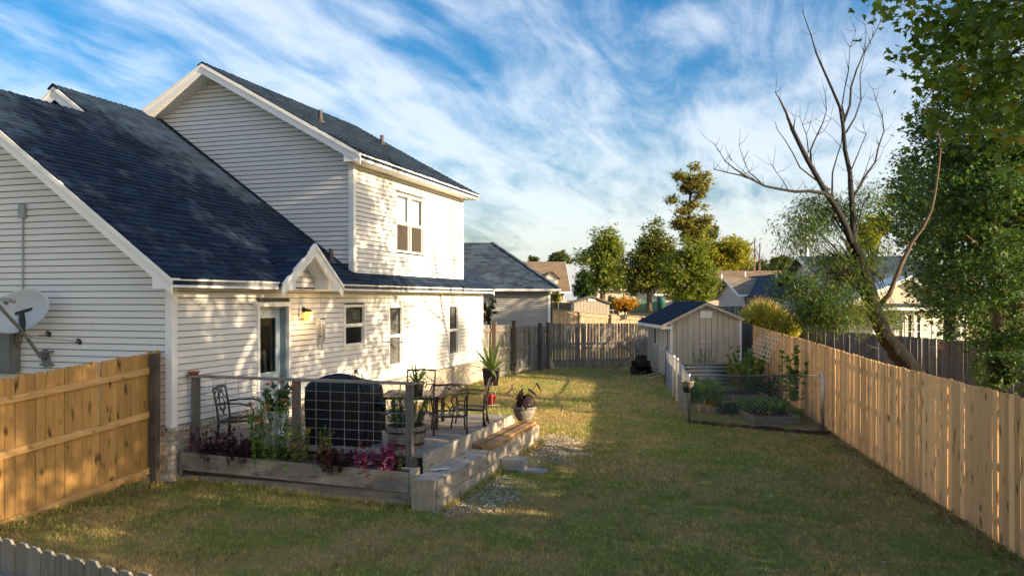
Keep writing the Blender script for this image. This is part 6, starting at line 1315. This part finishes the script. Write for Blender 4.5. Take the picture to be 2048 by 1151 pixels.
root_ = Vector((10.3, 7.0, 4.6)); fork = Vector((8.2, 7.2, 5.5)); ba_.tube([root_ - mo, root_.lerp(fork, .5) + Vector((0, 0, .3)) - mo, fork - mo], [.09, .07, .055], 7, False)
for h in hubs: ba_.tube([fork - mo, fork.lerp(h, .5) + Vector((0, .1, .15)) - mo, h - mo], [.045, .035, .022], 6, False)
for i, q in enumerate(mc):
    src = min(hubs, key=lambda h: (h - q).length); mid = src.lerp(q, .55) + Vector((0, .08 * math.sin(i * 2.1), .12 * math.cos(i * 1.7))); ba_.tube([src - mo, mid - mo, q - mo], [.014, .009, .004], 4, False)
ba_.obj('overhanging_branch', m_barkg, mt)
mca = np.array([tuple(q - mo) for q in mc]); pts = np.concatenate([mca[:, None] + mg.normal(0, 1, (len(mca), 52, 3)) * np.array([.17, .2, .12])]).reshape(-1, 3)
for i in range(300):
    q = pts[i * len(pts) // 300]; V, Fc = leaf_geo(q[None], .085, T_M, mg, .9, .55); link('leaf', fast_mesh('leaf', V, Fc, l_maple), mt)
V, Fc = leaf_geo(pts[np.arange(len(pts)) % 5 != 0], .085, T_M, mg, .9, .55); o = link('leaf_rest', fast_mesh('leaf_rest', V, Fc, l_maple), mt); o['kind'] = 'stuff'
tree('dense_tree', 'dense tree standing behind the sweetgum beyond the dark fence', [(15.6, 29.2, -.4, .25), (15.6, 29.2, 3, .2), (15.5, 29, 7, .06)], [(15.4, 27.9, 5.6, 1.7, 2.4, 3.5), (15.4, 30.7, 6.6, 1.6, 1.7, 2.1), (15.2, 26.3, 6.0, 1.5, 1.8, 3.0), (15.6, 28.3, 3.0, 1.6, 1.4, 1.4)], 190, .55, 17000, .2, l_sweet, m_barkg, 17, T_S, limbs=30, shell=.2)
# shrubs under the trees beyond the pine fence
def shrub(name, label, px, py, Y, rx, ry, m, n, lsize, seed, tmpl=T_S, base_py=None, cat='shrub', group=None, sub=5, trunk_r=.05, mb_=None, tops=(), crf=.28):
    g_ = random.Random(seed); L_ = [lob(px + g_.uniform(-.55, .55) * rx, py + g_.uniform(-.45, .5) * ry, Y + g_.uniform(-.3, .3), rx * g_.uniform(.35, .6), ry * g_.uniform(.35, .6)) for _ in range(sub)] + [lob(*q) for q in tops]
    b_ = P(px, base_py or (py + ry), Y); k = Y / F
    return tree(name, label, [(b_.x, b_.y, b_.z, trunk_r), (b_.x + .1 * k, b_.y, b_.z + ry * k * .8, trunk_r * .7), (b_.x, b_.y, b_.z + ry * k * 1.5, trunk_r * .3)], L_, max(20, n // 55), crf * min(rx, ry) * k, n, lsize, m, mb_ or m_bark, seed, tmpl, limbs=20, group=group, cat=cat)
shrub('dark_shrub', 'dark undergrowth shrub below the sweetgum at the right edge', 2010, 745, 21.5, 60, 50, l_dark, 3500, .12, 101, base_py=800)
shrub('tall_shrub', 'tall dark shrub at the right frame edge behind the pine fence', 2135, 742, 17.4, 110, 85, l_dark, 4200, .13, 105, base_py=830, sub=7)
shrub('brush_shrub', 'dry vine covered brush between the dark fence and the sweetgum', 1960, 735, 23, 35, 50, l_dark, 1800, .1, 102, T_L, base_py=800)
shrub('corner_shrub', 'dark climbing shrub at the far corner of the house', 978, 625, 29.5, 13, 45, l_dark, 900, .10, 103, base_py=665)
# background trees
shrub('light_green_tree', 'tall light green tree with bare trunk behind the beige shed', 1205, 520, 58, 48, 66, l_light, 11000, .24, 111, T_S, base_py=606, cat='tree', trunk_r=.22, mb_=m_barkb, sub=8, tops=((1208, 475, 58, 24, 22), (1170, 515, 58, 28, 14), (1235, 560, 58, 18, 30), (1215, 520, 58, 30, 40)))
shrub('dark_round_tree', 'dark rounded tree beside the brown roofed house', 1165, 570, 66, 26, 36, l_dark, 3500, .32, 112, base_py=608, cat='tree', trunk_r=.2)
shrub('small_far_tree', 'small tree showing above the brown roof ridge', 1118, 512, 105, 24, 17, l_far, 2500, .5, 113, base_py=560, cat='tree', trunk_r=.2)
shrub('small_far_tree', 'tiny tree top left of the small tree above the brown roof', 1066, 518, 110, 11, 6, l_far, 600, .4, 114, base_py=560, cat='tree', trunk_r=.2)
shrub('pine_tree', 'lit pine with reddish trunk left of the storage shed roof', 1298, 505, 46, 62, 64, l_pine, 22000, .15, 115, T_D, crf=.17, base_py=622, cat='tree', trunk_r=.17, mb_=m_barkb, sub=8, tops=((1308, 452, 46, 24, 16), (1275, 510, 46, 22, 20), (1330, 545, 46, 22, 16), (1290, 560, 46, 42, 14), (1262, 545, 46, 16, 14), (1305, 485, 46, 30, 25), (1262, 528, 46, 24, 22), (1340, 515, 46, 24, 24), (1325, 575, 46, 34, 18), (1278, 575, 46, 26, 14)))
shrub('sweetgum_spire', 'tall narrow reddening tree rising behind the storage shed', 1382, 540, 42, 40, 62, l_light, 12000, .17, 116, T_S, base_py=618, cat='tree', trunk_r=.14, sub=6, tops=((1385, 500, 42, 34, 30), (1382, 585, 42, 42, 22), (1356, 545, 42, 36, 46), (1408, 565, 42, 28, 38)))
tree('reddening_tree', 'slender tree top with reddish leaves above the yellow green crown', [(*P(1377, 618, 42.6), .15), (*P(1377, 470, 42.6), .1), (*P(1382, 330, 42.6), .02)], [lob(*q) for q in ((1350, 400, 42.6, 12, 9), (1372, 365, 42.6, 14, 12), (1398, 375, 42.6, 14, 16), (1352, 440, 42.6, 16, 12), (1410, 445, 42.6, 18, 14), (1390, 330, 42.6, 11, 10), (1365, 352, 42.6, 14, 7), (1415, 355, 42.6, 10, 12), (1395, 360, 42.6, 12, 10), (1372, 385, 42.6, 12, 12), (1400, 395, 42.6, 12, 14), (1360, 420, 42.6, 13, 8), (1412, 418, 42.6, 12, 8), (1380, 415, 42.6, 16, 14), (1378, 445, 42.6, 22, 14), (1385, 470, 42.6, 24, 16))], 95, .25, 6200, .19, l_red, m_barkg, 117, T_S, limbs=60)
shrub('yellow_green_tree', 'broad yellow green trees behind the ranch house roof', 1447, 512, 82, 58, 38, l_yel, 12000, .32, 118, base_py=570, cat='tree', trunk_r=.25, sub=8)
shrub('grey_green_tree', 'grey green tree top behind the tall narrow tree', 1412, 470, 90, 22, 24, l_far, 2500, .4, 119, base_py=560, cat='tree', trunk_r=.2)
shrub('orange_shrub', 'bright orange autumn shrub beside the grey back fence', 1250, 610, 50, 26, 19, l_orange, 3200, .16, 120, base_py=632, sub=6)
shrub('green_shrub', 'dark green shrub left of the orange autumn shrub', 1228, 600, 54, 12, 16, l_dark, 900, .2, 121, base_py=625)
shrub('yellow_shrub', 'yellow green shrub at the corner of the blue roofed house', 1113, 590, 50, 12, 14, l_yel, 900, .18, 122, base_py=640)
shrub('lit_tree', 'yellow lit tree behind the leaning tree and the carport house', 1752, 470, 60, 30, 50, l_yel, 4500, .32, 123, base_py=600, cat='tree', trunk_r=.2)
shrub('far_pine', 'distant round topped pine on the horizon', 1563, 523, 170, 20, 11, l_far, 2200, .8, 124, base_py=560, cat='tree', trunk_r=.3)
tl = []
rt_ = random.Random(31)
ords = ('first', 'second', 'third', 'fourth', 'fifth', 'sixth', 'seventh', 'eighth', 'ninth', 'tenth', 'eleventh', 'twelfth', 'thirteenth')
for i in range(13):
    px = 1478 + i * 22 + rt_.uniform(-8, 8); sz_ = rt_.uniform(9, 19)
    shrub('horizon_tree', ords[i] + ' far tree from the left in the horizon row behind the roofs', px, 541 - sz_ * .5, 190 + rt_.uniform(-20, 40), rt_.uniform(14, 24), sz_, l_far, 900, 1.1, 200 + i, base_py=556, cat='tree', group='row of trees on the horizon', trunk_r=.3, sub=4)
for i, (px, top) in enumerate(((1508, 472), (1518, 484))):
    t = thing('bare_tree', ('taller bare leafless tree on the horizon beside the pole', 'shorter bare leafless tree right of the taller one')[i], 'tree', P(px, 552, 140)); b = MB(); bb = Vector(t.location); tpz = P(px + 2, top, 140) - bb; b.tube([Vector((0, 0, 0)), tpz], [.22, .04], 6); g_ = random.Random(i)
    for k in range(26): f = g_.uniform(.25, .95); a = tpz * f; az = g_.uniform(0, 6.28); l_ = (1.1 - f) * 2.2; b.tube([a, a + Vector((math.cos(az) * l_ * .5, math.sin(az) * l_ * .5, l_))], [.05, .015], 3, False)
    b.obj('trunk', m_barkb, t)
# plume grass behind the pine fence
pg = thing('plume_grass', 'sunlit clump of tall yellow plume grass behind the pine fence', 'grass', P(1540, 690, 32.5)); pb_ = Vector(pg.location); g_ = np.random.default_rng(88); b = MB(); n_ = 420
px = g_.uniform(1480, 1592, n_); Ys = g_.uniform(31.5, 34.5, n_); top = 650 - 40 * np.exp(-((px - 1525) / 42) ** 2) + g_.uniform(-3, 16, n_)
PVs = []
for i in range(n_):
    a = P(px[i], 690, Ys[i]) - pb_; a.z = -.0; c = P(px[i] + g_.uniform(-6, 6), top[i], Ys[i]) - pb_; b.tube([a, a.lerp(c, .6), c], [.008, .007, .004], 3, False)
    f = g_.uniform(.25, .95, 16)[:, None]; PVs.append(np.array(a)[None] * (1 - f) + np.array(c)[None] * f)
b.obj('stem', l_pale, pg); dd = g_.normal(0, .45, (n_ * 16, 3)); dd[:, 2] = 1; V, Fc = leaf_geo(np.concatenate(PVs), .42, T_L, g_, .6, 0, dd / np.linalg.norm(dd, axis=1)[:, None]); o = link('blades', fast_mesh('blades', V, Fc, l_plume), pg); o['kind'] = 'stuff'
pls = []
for i in range(n_): c = np.array(P(px[i], top[i], Ys[i]) - pb_); pls.append(c[None] + g_.normal(0, 1, (9, 3)) * np.array([.05, .05, .16]))
V, Fc = leaf_geo(np.concatenate(pls), .14, T_L, g_, .5, -1.2); o = link('plumes', fast_mesh('plumes', V, Fc, leaf('tan_plume', (.55, .36, .19), .4, .3)), pg); o['kind'] = 'stuff'
# fallen leaves on the lawn
fg = random.Random(44); m_fl = leaf('fallen_leaf_orange', (.40, .12, .02), .1, .1); m_fp = leaf('fallen_leaf_pale', (.5, .42, .26), .1, .1)
for px, py, mm, lab in ((1074, 1102, m_fl, 'orange fallen leaf on the front lawn'), (1768, 1130, m_fp, 'large pale fallen leaf near the right corner of the lawn'), (1538, 1000, m_fp, 'small pale scrap on the middle of the lawn')):
    Y = 2.9 * F / (py - HY); q = P(px, py, Y); V, Fc = leaf_geo(np.array([[0, 0, .0]]), .13 if 'large' in lab else .08, T_M, np.random.default_rng(int(px)), .3); o = link('fallen_leaf', fast_mesh('fallen_leaf', V, Fc, mm)); o.location = (q.x, q.y, g1(q.x, q.y) + .07); tag(o, lab, 'leaf')

# dry litter along the fences
lg = np.random.default_rng(55); n_ = 2600; f_ = lg.random(n_); j_ = np.abs(lg.normal(0, .16, n_)); y = 7 + f_ * 21; x = RF(y) - .06 - j_
k = lg.random(n_) < .22; q = C0 + np.outer(-.15 + j_ * 1.6, N2) + np.outer(-4.2 + 4.1 * f_, D2); x = np.where(k, q[:, 0], x); y = np.where(k, q[:, 1], y)
V, Fc = leaf_geo(np.stack([x, y, gz(x, y) + .02 + .03 * lg.random(n_)], -1), .055, T_S, lg, .7, .1)
o = link('leaf_litter', fast_mesh('leaf_litter', V, Fc, leaf('litter', (.17, .11, .055), .1, .5))); o['kind'] = 'stuff'; o['label'] = 'dry brown leaf litter along the foot of the fences'; o['category'] = 'litter'
